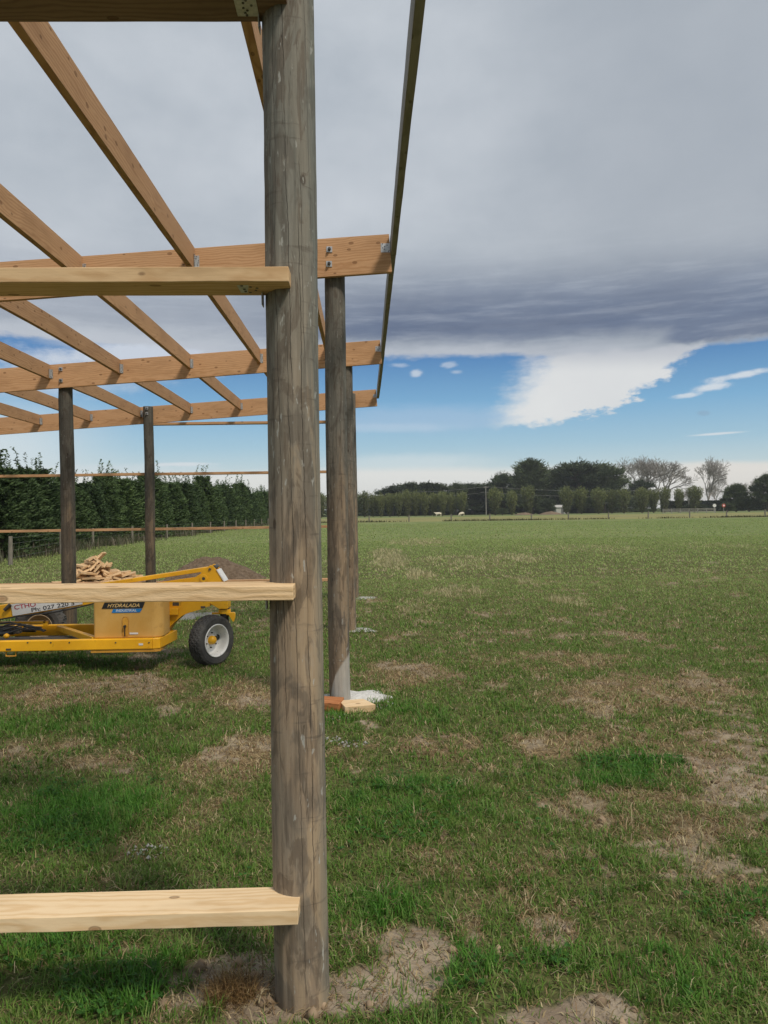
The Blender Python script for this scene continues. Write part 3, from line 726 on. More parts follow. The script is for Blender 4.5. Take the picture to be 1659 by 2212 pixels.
def block(m, cx, cy, L, W, Hh, rz, label, tilt=0, cut=.0):
    mb = MB(); mb.add([(-L / 2, -W / 2, 0), (L / 2, -W / 2, 0), (L / 2 - cut, W / 2, 0), (-L / 2, W / 2, 0), (-L / 2, -W / 2, Hh), (L / 2, -W / 2, Hh), (L / 2 - cut, W / 2, Hh), (-L / 2, W / 2, Hh)],
                      [(3, 2, 1, 0), (4, 5, 6, 7), (0, 1, 5, 4), (1, 2, 6, 5), (2, 3, 7, 6), (3, 0, 4, 7)])
    o = mb.build('wood_block', m); o.location = (cx, cy, float(ground_z(np.array([cx]), np.array([cy]))[0]) + .01); o.rotation_euler = (tilt, .03, rz); bevel(o, .004)
    return tag(o, label, 'wood block', 'sawn blocks at the post foot')
block(M['girt'], -.095, 6.22, .26, .16, .06, rad(20), 'pale yellow sawn wood block against the foot of the second post', .10, .05)
block(M['redblock'], -.335, 6.24, .24, .17, .075, rad(-12), 'reddish brown sawn wood block, half behind the nearest post', .08)
p = gp(545, 2135); vv = BB  # dead turf beside the nearest post
BB = dict(v=[], c=[], n=0, q=[], t=[])
n = 1500; a = rng.random(n) * 6.28; r = rng.random(n) ** .6; xx = -.47 + np.cos(a) * r * .085; yy = 2.56 + np.sin(a) * r * .07
z0 = ground_z(xx, yy) + (1 - r) * .05 * rng.random(n)
blades(xx, yy, .035 + .06 * rng.random(n), np.full(n, .0022), .5 + 1.0 * rng.random(n), STRAWS[rng.integers(0, 3, n)] * (.5 + .6 * rng.random((n, 1))) * np.array([[1.0, .9, .75]]), z0)
tag(link('dead_turf', np_mesh('dead_turf', np.concatenate(BB['v']), [np.concatenate(BB['q']), np.concatenate(BB['t'])], np.concatenate(BB['c'])), M['blade']),
    'clump of dead brown turf with roots at the foot of the nearest post', 'turf clump')

# ------------------------------------------------------------------ boom lift
yr, yc, yf = 7.85, 8.42, 8.85                           # near rail face, centre line, far rail
lift = empty('boom_lift', (-3.0, 8.4, 0), 'yellow three wheeled boom lift with tan side tank parked behind the girts', 'boom lift')
def lp(o): o.parent = lift; o.matrix_parent_inverse = Matrix.Translation((3.0, -8.4, 0)); return o
def pz(x, y, Y): q = at(x, y, Y); return (q.x, q.z)
zt, zb = .352, .245
xr = at(329, 1380, yr).x; xk = at(382, 1353, yc).x
# rails
mb = MB(); XE = -5.4
mb.add([(XE, yr, zb), (xr, yr, zb), (xr, yr, zt), (XE, yr, zt), (XE, yr + .07, zb), (xr, yr + .07, zb), (xr, yr + .07, zt), (XE, yr + .07, zt)],
       [(0, 1, 2, 3), (7, 6, 5, 4), (3, 2, 6, 7), (4, 5, 1, 0), (0, 3, 7, 4), (1, 5, 6, 2)])
lp(bevel(mb.build('chassis_rail', M['yellow']), .008))
x2 = xr + .07
mb = MB(); a = [(xr + .001, yr), (x2, yr + .03), (xk, yc - .02), (xk, yc + .02), (xk - .10, yc + .02), (x2 - .02, yr + .10), (xr + .001, yr + .07)]
n = len(a); mb.add([(x, y, zb) for x, y in a] + [(x, y, zt) for x, y in a], [tuple(range(n)), tuple(range(2 * n - 1, n - 1, -1))] + [(i, i + n, (i + 1) % n + n, (i + 1) % n) for i in range(n)])
lp(bevel(mb.build('chassis_nose', M['yellow']), .006))
mb = MB(); xp = at(195, 1408, yr).x
a = [(xp, yr + .012), (xr + .02, yr + .012), (x2 + .0, yr + .045), (xk - .06, yc - .04), (xk - .06, yc + .02), (xk - .2, yc + .02), (x2 - .05, yr + .12), (xp, yr + .08)]
n = len(a); mb.add([(x, y, zb - .030) for x, y in a] + [(x, y, zb - .002) for x, y in a], [tuple(range(n)), tuple(range(2 * n - 1, n - 1, -1))] + [(i, i + n, (i + 1) % n + n, (i + 1) % n) for i in range(n)])
lp(mb.build('skid_plate', M['yellow_worn']))
mb = MB(); mb.box(XE, at(262, 1360, yf).x, yf, yf + .07, zb + .0, zt + .015); lp(bevel(mb.build('chassis_rail', M['yellow']), .008))
mb = MB(); q0, q1 = at(128, 1354, yf), at(206, 1377, yr + .1)
d = Vector((q1.x - q0.x, yr + .1 - yf, 0)); ln = d.length; Mx = Matrix.Translation((q0.x, yf, 0)) @ Matrix.Rotation(math.atan2(d.y, d.x), 4, 'Z')
mb.box(0, ln, -.03, .03, zt - .05, zt + .012, Mx); lp(bevel(mb.build('diagonal_brace', M['yellow']), .005))
# belly pan between the rails, tank and its details
tx0, tx1 = at(202, 1376, 7.90).x, at(354, 1370, 7.97).x
tzt = at(300, 1287, 7.9).z; tzb = zt + .002
def rbox(x0, x1, y0, y1, z0, z1, r, seg=6):
    pts = []
    for cx, cy, a0 in ((x1 - r, y1 - r, 0), (x0 + r * .5, y1 - r * .5, 90), (x0 + r * .25, y0 + r * .25, 180), (x1 - r, y0 + r, 270)):
        rr = r if a0 in (0, 270) else (r * .5 if a0 == 90 else r * .25)
        for i in range(seg + 1):
            a = rad(a0 + 90 * i / seg); pts.append((cx + rr * math.cos(a), cy + rr * math.sin(a)))
    n = len(pts); b = MB(); b.add([(x, y, z0) for x, y in pts] + [(x, y, z1) for x, y in pts], [tuple(range(n)), tuple(range(2 * n - 1, n - 1, -1))] + [(i, i + n, (i + 1) % n + n, (i + 1) % n) for i in range(n)])
    return b
tank = lp(bevel(rbox(tx0, tx1, 7.90, 8.30, tzb, tzt, .10).build('tank', M['tank'], smooth=False), .012, 3))
mb = MB(); ya = 7.895
sx0, sz0 = pz(264, 1373, 7.9); sx1, sz1 = pz(278, 1332, 7.9)
mb = MB(); cxm = (sx0 + sx1) / 2; w2 = (sx1 - sx0) / 2
ring = [(cxm - w2, sz0)] + [(cxm + w2 * math.cos(rad(180 - a)), sz1 - w2 + w2 * math.sin(rad(a))) for a in range(0, 181, 20)] + [(cxm + w2, sz0)]
inner = [(cxm + (x - cxm) * .8, sz0 + (z - sz0) * .97) for x, z in ring]
n = len(ring); mb.add([(x, ya, z) for x, z in ring] + [(x, ya + .022, z) for x, z in inner], [(i, i + 1, i + 1 + n, i + n) for i in range(n - 1)] )
world_child(mb.build('slot_rim', M['tank']), tank)
mb = MB(); mb.prism(inner, ya - .0015, ya + .003); world_child(mb.build('slot', M['yellow_worn']), tank)
q = at(269.5, 1353, 7.88); q2 = at(269.5, 1375, 7.88)
mb = MB(); mb.tube((q.x, 7.882, q.z), (q2.x, 7.882, q2.z), .006, .005, 8); mb.tube((q.x, 7.89, q.z), (q.x, 7.865, q.z), .013, .013, 10); world_child(mb.build('lever', M['black']), tank)
def quad_decal(name, pts, Y, m, parent, th=.002):
    mb = MB(); mb.prism([pz(x, y, Y) for x, y in pts], Y - th, Y - .0006); o = mb.build(name, m); world_child(o, parent); return o
def text(body, x, y, Y, height, width, m, parent, slope=0.0, shear=0.0, name='lettering'):
    cu = bpy.data.curves.new(name, 'FONT'); cu.body = body; cu.size = 1; cu.shear = shear; cu.extrude = .0; cu.offset = .012
    tmp = bpy.data.objects.new(name, cu); col.objects.link(tmp); dg = bpy.context.evaluated_depsgraph_get()
    me = bpy.data.meshes.new_from_object(tmp.evaluated_get(dg)); bpy.data.objects.remove(tmp)
    co = np.zeros(len(me.vertices) * 3); me.vertices.foreach_get('co', co); co = co.reshape(-1, 3)
    w = co[:, 0].max() - co[:, 0].min(); h = co[:, 1].max() - min(co[:, 1].min(), 0)
    co[:, 0] = (co[:, 0] - co[:, 0].min()) * width / w; co[:, 1] *= height / h
    p = at(x, y, Y); out = np.stack([co[:, 0], np.zeros(len(co)), co[:, 1]], 1)
    ca, sa = math.cos(slope), math.sin(slope)
    out2 = np.stack([p.x + out[:, 0] * ca - out[:, 2] * sa, np.full(len(co), Y), p.z + out[:, 0] * sa + out[:, 2] * ca], 1)
    me.vertices.foreach_set('co', out2.ravel()); me.update()
    o = link(name, me, m); world_child(o, parent); return o
Yd = 7.8965
dk_ = quad_decal('decal', [(219.5, 1315), (308, 1313.5), (313.5, 1300), (226, 1301.5)], Yd, M['decal_black'], tank)
bl_ = quad_decal('decal', [(241, 1323.8), (302.5, 1322.6), (307.5, 1314.6), (244.5, 1315.8)], Yd, M['decal_blue'], tank)
sc_ = 7.9 / 1660
text('HYDRALADA', 232, 1312.0, Yd - .003, 7.6 * sc_, 68 * sc_, M['gold'], tank, rad(-.2), .35)
text('INDUSTRIAL', 250.5, 1321.5, Yd - .003, 5.0 * sc_, 44 * sc_, M['white'], tank, rad(-.2), .1)
quad_decal('small_label', [(280, 1370.2), (298.5, 1370), (298.5, 1366.2), (280, 1366.4)], Yd, M['white'], tank)
mb = MB(); lx = at(10, 1404, yr); lw = at(31, 1404, yr).x
mb.path([(lx.x, yr + .03, zb), (lx.x, yr + .03, zb - .05), (lw, yr + .03, zb - .05), (lw, yr + .03, zb)], .007); lp(mb.build('tie_loop', M['yellow_worn']))
def rail_decal(name, x0, y0, x1, y1, m): 
    a, b = pz(x0, y0, yr), pz(x1, y1, yr); mb = MB(); mb.box(a[0], b[0], yr - .003, yr - .0006, min(a[1], b[1]), max(a[1], b[1])); lp(mb.build(name, m))
rail_decal('rating_label', 13, 1405, 24, 1400.8, M['dirty']); rail_decal('sticker', 300, 1394, 309, 1389.5, M['white'])
# goose neck plate from the tank to the king pin
Yg = 8.30
def zz2(x, y, Y=Yg): return pz(331.8 + .12 * x, 1207.8 + .12 * y, Y)
arc = [zz2(x, y) for x, y in ((1010, 850), (940, 866), (860, 905), (760, 930), (660, 960), (570, 992), (500, 1030), (430, 1090), (370, 1140), (310, 1205), (265, 1265), (240, 1320), (180, 1340))]
mb = MB(); mb.prism([zz2(1012, 640), zz2(1012, 770)] + arc + [zz2(150, 1340), zz2(150, 640)], Yg, Yg + .012); mb.prism([zz2(1012, 640), zz2(1012, 770)] + arc + [zz2(150, 1340), zz2(150, 640)], Yg + .22, Yg + .232)
neck = lp(bevel(mb.build('goose_neck', M['yellow']), .002))
mb = MB()
for (xa, za), (xb, zb_) in zip(arc, arc[1:]):
    mb.add([(xa, Yg + .002, za), (xb, Yg + .002, zb_), (xb, Yg + .22, zb_), (xa, Yg + .22, za), (xa, Yg + .002, za + .008), (xb, Yg + .002, zb_ + .008), (xb, Yg + .22, zb_ + .008), (xa, Yg + .22, za + .008)],
           [(0, 1, 2, 3), (7, 6, 5, 4), (0, 4, 5, 1), (1, 5, 6, 2), (2, 6, 7, 3), (3, 7, 4, 0)])
world_child(mb.build('flange', M['yellow_worn']), neck)
mb = MB(); a0, a1 = zz2(172, 1000), zz2(455, 882); mb.box(a0[0], a1[0], Yg - .05, Yg - .001, a0[1], a1[1]); world_child(bevel(mb.build('step_box', M['yellow']), .004), neck)
a0, a1 = zz2(345, 840), zz2(458, 775); mb = MB(); mb.box(a0[0], a1[0], Yg - .003, Yg - .0006, a0[1], a1[1]); world_child(mb.build('rating_label', M['dirty']), neck)
a0, a1 = zz2(850, 885), zz2(930, 845); mb = MB(); mb.box(a0[0], a1[0], Yg - .003, Yg - .0006, a0[1], a1[1]); world_child(mb.build('rating_label', M['dirty']), neck)
# king pin head and steering arm
Yk = 8.34
mb = MB(); mb.prism([zz2(1020, 790, Yk), zz2(1020, 640, Yk), zz2(1350, 640, Yk), zz2(1350, 880, Yk), zz2(1320, 892, Yk), zz2(1195, 892, Yk), zz2(1120, 850, Yk)], Yk - .04, Yk + .14)
kp = lp(bevel(mb.build('king_pin_housing', M['yellow']), .006))
cx_, _ = zz2(1262, 900, Yk); z1_, z2_, z3_ = zz2(0, 892, Yk)[1], zz2(0, 930, Yk)[1], zz2(0, 1010, Yk)[1]
mb = MB(); mb.tube((cx_, Yk + .05, z2_), (cx_, Yk + .05, z1_), .055, .055, 20); mb.tube((cx_, Yk + .05, z3_ - .03), (cx_, Yk + .05, z3_), .05, .05, 20); world_child(mb.build('pivot_seal', M['black'], smooth=False), kp)
mb = MB(); mb.tube((cx_, Yk + .05, z3_), (cx_, Yk + .05, z2_), .066, .066, 24)
mb.prism([zz2(1300, 1005, Yk), zz2(1300, 968, Yk), zz2(1440, 960, Yk), zz2(1462, 975, Yk), zz2(1462, 1060, Yk), zz2(1440, 1130, Yk), zz2(1420, 1125, Yk), zz2(1350, 1010, Yk)], Yk + .0, Yk + .05)
mb.prism([zz2(1040, 1000, Yk), zz2(1040, 965, Yk), zz2(1230, 960, Yk), zz2(1230, 1005, Yk)], Yk + .02, Yk + .08)
world_child(bevel(mb.build('steering_arm', M['yellow']), .004), kp)
# steered wheel
wh_c = Vector(((at(457, 1384, 8.2)).x, 8.2, .268)); WR = .268
wheel = lp(empty('wheel', wh_c, rz=rad(-34)))           # local +X is the outer face
wheel['label'] = 'small road wheel with white rim'
prof = [(-.075, .165), (-.085, .20), (-.088, .235), (-.074, .258), (-.055, .264), (-.052, .256), (-.047, .256), (-.044, .266), (-.022, .268), (-.019, .258), (-.014, .258), (-.011, .268), (.011, .268), (.014, .258), (.019, .258), (.022, .268),
        (.044, .266), (.047, .256), (.052, .256), (.055, .264), (.074, .258), (.088, .235), (.085, .20), (.075, .168), (.066, .160)]
def tread(j, i, r): return r - (.006 if (r > .257 and (i + (j // 4) * 2) % 4 == 0) else 0)
mb = MB(); mb.lathe(prof, 120, fn=tread); o = mb.build('tyre', M['tyre'], smooth=False)
o.parent = wheel
mb = MB(); mb.lathe([(.066, .170), (.082, .175), (.087, .170), (.084, .162), (.055, .155), (.020, .150), (-.030, .142), (-.040, .122), (-.030, .105), (-.012, .098), (-.008, .060), (-.008, .0)], 64)
o = mb.build('rim', M['rim'], smooth=True); o.parent = wheel
mb = MB(); mb.lathe([(-.010, .046), (.030, .044), (.040, .036), (.052, .022), (.056, .0)], 28); o = mb.build('hub_cap', M['yellow'], smooth=True); o.parent = wheel
for i in range(6):
    mb = MB(); a = i * math.pi / 3 + .4; mb.tube((-.010, .078 * math.cos(a), .078 * math.sin(a)), (.010, .078 * math.cos(a), .078 * math.sin(a)), .008, .007, 6); o = mb.build('wheel_nut', M['dirty']); o.parent = wheel
# carrier behind the wheel
mb = MB(); mb.tube((wh_c.x - .0, wh_c.y + .01, wh_c.z), (cx_ - .05, Yk + .12, wh_c.z + .02), .035, .035, 14); mb.tube((cx_, Yk + .10, wh_c.z + .0), (cx_, Yk + .05, z3_ - .02), .04, .045, 14)
lp(mb.build('wheel_carrier', M['black']))
# rear wheels
for (X0, Y0) in ((-3.93, 9.35), (-4.36, 8.38)):
    w = lp(empty('wheel', (X0, Y0, .285), rz=rad(-90 + 8))); w['label'] = 'lugged rear wheel'
    pr = [(-.08, .15), (-.10, .19), (-.10, .24), (-.085, .268), (-.05, .282), (0, .288), (.05, .282), (.085, .268), (.10, .24), (.10, .19), (.08, .155), (.07, .145)]
    def lug(j, i, r):
        if r < .25: return r
        s = (i + (abs(j - 5) * 2)) % 8
        return r + (.016 if s < 3 else -.004)
    mb = MB(); mb.lathe(pr, 128, fn=lug); o = mb.build('tyre', M['tyre']); o.parent = w
    mb = MB(); mb.lathe([(.07, .148), (.082, .152), (.078, .14), (.03, .132), (.0, .125), (-.01, .06), (-.01, 0)], 40); o = mb.build('rim', M['oldrim'], smooth=True); o.parent = w
# main boom, link bar, knuckle, sign
Yb = 8.50; sl = -.1655
def boomz(xpx, off): return 1336.4 + (xpx) * sl + off
x0p, x1p = -260, 452
mb = MB(); mb.prism([pz(x0p, boomz(x0p, 0), Yb), pz(x1p - 20, boomz(x1p - 20, 2), Yb), pz(x1p - 25, boomz(x1p - 25, -20), Yb), pz(x0p, boomz(x0p, -34), Yb)], Yb, Yb + .13)
boom = lp(bevel(mb.build('main_boom', M['yellow']), .006))
lk = lambda xp: 1242.6 + (xp - 331.8) * -.153
mb = MB(); mb.prism([pz(180, lk(180) + 8.5, Yb - .02), pz(436, lk(436) + 9, Yb - .02), pz(449, lk(449), Yb - .02), pz(180, lk(180), Yb - .02)], Yb - .02, Yb + .15); lp(bevel(mb.build('link_bar', M['yellow']), .004))
def z2p(x, y): return pz(331.8 + .12 * x, 1207.8 + .12 * y, Yb - .04)
kn_ = [(870, 190), (980, 138), (1020, 108), (1060, 120), (1140, 200), (1235, 380), (1300, 520), (1000, 600), (700, 560), (640, 420), (790, 295), (850, 262)]
mb = MB(); mb.prism([z2p(*q) for q in kn_], Yb - .04, Yb - .022); mb.prism([z2p(*q) for q in kn_], Yb + .152, Yb + .17)
kn = lp(bevel(mb.build('knuckle_plate', M['yellow']), .003))
mb = MB(); e0, e1 = [z2p(*q) for q in ((1130, 190), (1262, 400))]; mb.prism([e0, e1, (e1[0] + .012, e1[1]), (e0[0] + .012, e0[1])], Yb - .05, Yb + .18); world_child(mb.build('edge_strip', M['rim']), kn)
mb = MB(); e = z2p(1080, 150); mb.tube((e[0], Yb - .02, e[1]), (e[0], Yb + .15, e[1]), .022, .022, 16); world_child(mb.build('roller', M['bolt']), kn)
for (qx, qy, r) in ((1012, 182, .014), (902, 350, .018)):
    e = z2p(qx, qy); mb = MB(); mb.lathe([(0, 0), (0, r), (-.012, r * .9), (-.012, 0)], 20, Matrix.Translation((e[0], Yb - .042, e[1])) @ Matrix.Rotation(rad(90), 4, 'Z')); world_child(mb.build('pivot_pin', M['dirty']), kn)
e = z2p(902, 350); mb = MB(); mb.lathe([(0, .044), (-.008, .044), (-.010, .038), (-.010, .018)], 32, Matrix.Translation((e[0], Yb - .042, e[1])) @ Matrix.Rotation(rad(90), 4, 'Z')); world_child(mb.build('pivot_boss', M['yellow'], smooth=False), kn)
Ys = Yb - .012
sg = [(27.5, 1330.8), (178, 1305.2), (178, 1290), (23, 1305)]
mb = MB(); mb.prism([pz(x, y, Ys) for x, y in sg], Ys, Ys + .008); sign = mb.build('sign_board', M['white']); world_child(sign, boom)
ss = 8.49 / 1660; ang = math.atan(.165) - rad(.85)
text('Ph: 027 220 5', 68.5, 1321.8, Ys - .002, 8.6 * ss, 92 * ss, M['ink'], sign, ang)
text('CTHO', 31.5, 1317.0, Ys - .002, 9.5 * ss, 46 * ss, M['redink'], sign, ang)
mb = MB(); a, b = at(10, 1318, Yb - .03), at(22, 1306, Yb - .03); mb.tube(a, b, .02, .02, 12); world_child(mb.build('clamp', M['dirty']), boom)
# parts between the rails at the left
mb = MB(); a, b = at(-60, 1347, 8.6), at(100, 1346, 8.6); mb.box(a.x, b.x, 8.58, 8.62, a.z - .012, a.z + .016); mb.box(b.x - .03, b.x + .02, 8.58, 8.62, a.z - .035, a.z + .016); lp(bevel(mb.build('guard_bar', M['yellow']), .005))
mb = MB(); a, b = at(-80, 1361, 8.45), at(30, 1361, 8.45); mb.tube(a, b, .05, .05, 18); mb.tube(at(-60, 1372, 8.3), at(20, 1368, 8.3), .025, .025, 12); lp(mb.build('motor', M['black']))
mb = MB(); a, b = at(31, 1369, 8.4), at(43, 1355, 8.4); mb.box(a.x, b.x, 8.38, 8.46, a.z, b.z); lp(bevel(mb.build('valve_block', M['dirty']), .006))
mb = MB(); mb.tube(at(46, 1361.5, 8.8), at(77, 1361.5, 8.8), .022, .022, 12); lp(mb.build('cylinder', M['dirty']))
mb = MB(); c_ = at(14, 1374, 8.2); mb.lathe([(-.03, 0), (-.026, .016), (0, .03), (.026, .016), (.03, 0)], 16, Matrix.Translation(c_)); lp(mb.build('filter', M['yellow'], smooth=True))
for k in range(4):
    mb = MB(); pts = [at(-40 + u * 26 + k * 3, 1362 + 9 * math.sin(u * 1.1 + k * .9) - k * 3, 8.25 + .05 * k) for u in range(6)]; mb.path(pts, .009, 7); lp(mb.build('hydraulic_hose', M['black']))
mb = MB(); mb.path([at(-40, 1345, 8.47), at(40, 1331, 8.47), at(110, 1324, 8.47), at(170, 1312, 8.47), at(215, 1300, 8.47)], .007, 7)
lp(mb.build('hydraulic_hose', M['black']))
for xp in (60, 110, 150, 250, 322): q = at(xp, 1388, yr); mb = MB(); mb.tube((q.x, yr - .006, q.z), (q.x, yr, q.z), .008, .008, 6); lp(mb.build('rail_bolt', M['dirty']))
mb = MB(); mb.box(XE, tx0 + .2, 8.2, 8.62, zb - .02, zb + .03); lp(mb.build('belly_pan', M['dirty']))

# ------------------------------------------------------------------ offcut pile and soil heap
g = random.Random(5)
pile_protos = []
for i in range(10):
    L, W_, H_ = g.uniform(.26, .46), g.uniform(.14, .28), .045; cut = g.uniform(-.09, .09)
    mb = MB(); mb.add([(-L / 2, -W_ / 2, -H_ / 2), (L / 2, -W_ / 2, -H_ / 2), (L / 2 + cut, W_ / 2, -H_ / 2), (-L / 2, W_ / 2, -H_ / 2), (-L / 2, -W_ / 2, H_ / 2), (L / 2, -W_ / 2, H_ / 2), (L / 2 + cut, W_ / 2, H_ / 2), (-L / 2, W_ / 2, H_ / 2)],
                      [(3, 2, 1, 0), (4, 5, 6, 7), (0, 1, 5, 4), (1, 2, 6, 5), (2, 3, 7, 6), (3, 0, 4, 7)])
    pile_protos.append(mb.mesh('timber_offcut')); pile_protos[-1].materials.append(M['offcut'])
def hp(x, y):
    return max(0, .52 * math.exp(-((x + 6.35) / .42) ** 2 - ((y - 17.7) / .55) ** 2) + .30 * math.exp(-((x + 5.75) / .75) ** 2 - ((y - 17.7) / .6) ** 2) - .03)
k = 0
while k < 120:
    x, y = g.gauss(-6.1, .55), g.gauss(17.6, .36)
    h = hp(x, y)
    if h < .02: continue
    o = bpy.data.objects.new('timber_offcut', pile_protos[k % 10]); col.objects.link(o)
    u = g.uniform(.1, 1.0) ** .6; o.location = (x, y, .03 + h * u)
    tl = .15 + 1.1 * min(1, h * 1.6) * g.random()
    o.rotation_euler = (g.uniform(-tl, tl), g.uniform(-tl, tl), g.uniform(0, 6.28)); k += 1
    tag(o, 'pale sawn timber offcut in the heap behind the boom lift', 'timber offcut', 'timber offcuts heaped on the grass')
hx = at(450, 1250, 18.6).x
heap = mound('soil_heap', hx - .05, 18.9, 1.25, 1.0, .58, M['soilheap'], 9, 120, 50, .22, 5.0, 1.15)
tag(heap, 'brown heap of loose dug soil on the grass beyond the boom lift', 'soil heap')

# ------------------------------------------------------------------ vegetation makers
def quads_from(cen, d, up, L, W):
    """leaf quads: centre, long direction, normal-ish up"""
    d = d / np.linalg.norm(d, axis=1, keepdims=True); s = np.cross(d, up); s /= np.linalg.norm(s, axis=1, keepdims=True) + 1e-9
    L = L[:, None]; W = W[:, None]
    return np.stack([cen - d * L * .5, cen + s * W * .5, cen + d * L * .5, cen - s * W * .5], 1).reshape(-1, 3)
def rnd_unit(n, g):
    v = g.normal(size=(n, 3)); return v / np.linalg.norm(v, axis=1, keepdims=True)
def leafmesh(name, cen, d, L, W, colr, g):
    up = rnd_unit(len(cen), g); v = quads_from(cen, d, up, L, W); q = np.arange(len(cen) * 4).reshape(-1, 4)
    return np_mesh(name, v, [q], np.repeat(colr, 4, 0))
def trunkmesh(name, limbs, n=7):
    mb = MB()
    for a, b, r0, r1 in limbs: mb.tube(a, b, r0, r1, n, caps=False)
    return mb.mesh(name)
def conifer_hedge_tree(seed, H_=5.0, Rr=1.55, dark=(.020, .044, .016), light=(.115, .175, .070)):
    """feathery shelterbelt conifer: outward and upward sprays with nodding tips"""
    g = np.random.default_rng(seed); C, D, L, W, K = [], [], [], [], []
    nb = 430
    for i in range(nb):
        u = g.random() ** .85; zb = .1 + u * H_ * .88; a = g.random() * 6.283
        Rl = Rr * (1.08 - .72 * u ** 1.8) * (.75 + .4 * g.random()) * (1 + .15 * math.sin(a * 3 + seed))
        el = .35 + .75 * u + .2 * g.normal(); n = 26
        s = np.linspace(.25, 1, n)
        out = Rl * s; zz = zb + np.sin(el) * Rl * s * .8 - .28 * Rl * np.maximum(s - .6, 0) ** 2 * 3
        p = np.stack([np.cos(a) * out, np.sin(a) * out, zz], 1)
        j = g.normal(size=(n, 3)) * .10 * (1.1 - .5 * s)[:, None]; C.append(p + j)
        da = a + np.where(np.arange(n) % 2, .7, -.7); D.append(np.stack([np.cos(da), np.sin(da), np.full(n, .35) + g.normal(size=n) * .35], 1))
        L.append(.20 + .16 * g.random(n)); W.append(.055 + .05 * g.random(n))
        b = g.random() * .5; tone = b + .5 * g.random(n); K.append(tone)
    for i in range(8):                                  # ragged leaders at the top
        a = g.random() * 6.283; r = g.random() * Rr * .6; n = 40; s = np.linspace(0, 1, n); hh = .6 + 1.3 * g.random() ** 1.6
        bx, by = np.cos(a) * r, np.sin(a) * r
        p = np.stack([bx + .32 * s ** 2.2 + g.normal(size=n) * .05, by + g.normal(size=n) * .05 + 0 * s, H_ * .86 + hh * s - .18 * s ** 4], 1)
        C.append(p); da = g.random(n) * 6.283; D.append(np.stack([np.cos(da) * .8 + .3, np.sin(da) * .8, np.full(n, .25)], 1))
        L.append((.30 - .14 * s) * (.7 + .5 * g.random(n))); W.append(.05 + .03 * g.random(n)); K.append(.3 + .5 * g.random(n))
    C = np.concatenate(C); D = np.concatenate(D); L = np.concatenate(L); W = np.concatenate(W); K = np.clip(np.concatenate(K), 0, 1)[:, None]
    colr = np.array(dark) * (1 - K) + np.array(light) * K
    fm = leafmesh('crown', C, D, L, W, colr, g)
    tm = trunkmesh('trunk', [((0, 0, -.1), (0, 0, H_ * .5), .16, .10), ((0, 0, H_ * .5), (.05, 0, H_ * .85), .10, .03)])
    return fm, tm
def dark_crown(seed, H_=20, Rr=8, spike=.5, cone=False, dark=(.030, .046, .026), light=(.12, .155, .078), nb=330, flat=.0, low=.12):
    g = np.random.default_rng(seed); C, D, L, W, K = [], [], [], [], []
    limbs = [((0, 0, -.2), (0, 0, H_ * .8), H_ * .028, H_ * .008)]
    lobes = []
    for i in range(15):
        a = i * 2.4 + g.random(); u = i / 15; rl = Rr * (.30 + .16 * g.random()); rc = Rr * (.72 - .45 * u ** 2) * (.5 + .5 * g.random())
        lobes.append(np.array([math.cos(a) * rc, math.sin(a) * rc, H_ * (.28 + .60 * u) - rl * .1, rl]))
    for i in range(nb):
        u = g.random(); a = g.random() * 6.283
        if cone: prof = (1 - u) ** .8 * .95 + .06
        else: prof = math.sin(min(1, u * .75 + .28) * math.pi) ** .55 * .98
        z = H_ * (low + (1 - low) * u * .95); r = Rr * prof * (.35 + .65 * g.random() ** .5) * (1 + .22 * math.sin(a * 2.3 + seed))
        c0 = np.array([math.cos(a) * r, math.sin(a) * r, z]); n = 44
        if not cone and i % 5:
            l_ = lobes[i % len(lobes)]; dv = rnd_unit(1, g)[0]; dv[2] = abs(dv[2]) * 1.1 - .15
            c0 = l_[:3] + dv * l_[3] * np.array([1, 1, .62]); a = math.atan2(c0[1], c0[0]); z = c0[2]
        br = H_ * (.055 + .03 * g.random())
        d = rnd_unit(n, g); p = c0 + d * br * np.array([1.3, 1.3, .62]) * g.random((n, 1)) ** .5
        C.append(p); dd = np.stack([np.full(n, math.cos(a)), np.full(n, math.sin(a)), np.full(n, spike)], 1) + g.normal(size=(n, 3)) * .4; D.append(dd)
        L.append(H_ * (.035 + .035 * g.random(n))); W.append(H_ * (.012 + .012 * g.random(n)))
        m_ = 7; q = c0 + np.array([math.cos(a), math.sin(a), .75]) * br * .8 + g.normal(size=(m_, 3)) * br * .35
        C.append(q); D.append(np.stack([np.full(m_, math.cos(a) * .7), np.full(m_, math.sin(a) * .7), np.full(m_, 1.0)], 1) + g.normal(size=(m_, 3)) * .3)
        L.append(H_ * (.05 + .05 * g.random(m_))); W.append(H_ * (.007 + .006 * g.random(m_))); K_extra = .35 + .3 * g.random(m_)
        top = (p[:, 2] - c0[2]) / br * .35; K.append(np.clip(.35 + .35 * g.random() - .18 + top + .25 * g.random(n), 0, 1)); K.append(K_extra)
        if i % 6 == 0: limbs.append(((0, 0, z * .75), tuple(c0), H_ * .006, H_ * .002))
    C = np.concatenate(C); D = np.concatenate(D); L = np.concatenate(L); W = np.concatenate(W); K = np.concatenate(K)[:, None]
    return leafmesh('crown', C, D, L, W, np.array(dark) * (1 - K) + np.array(light) * K, g), trunkmesh('trunk', limbs)
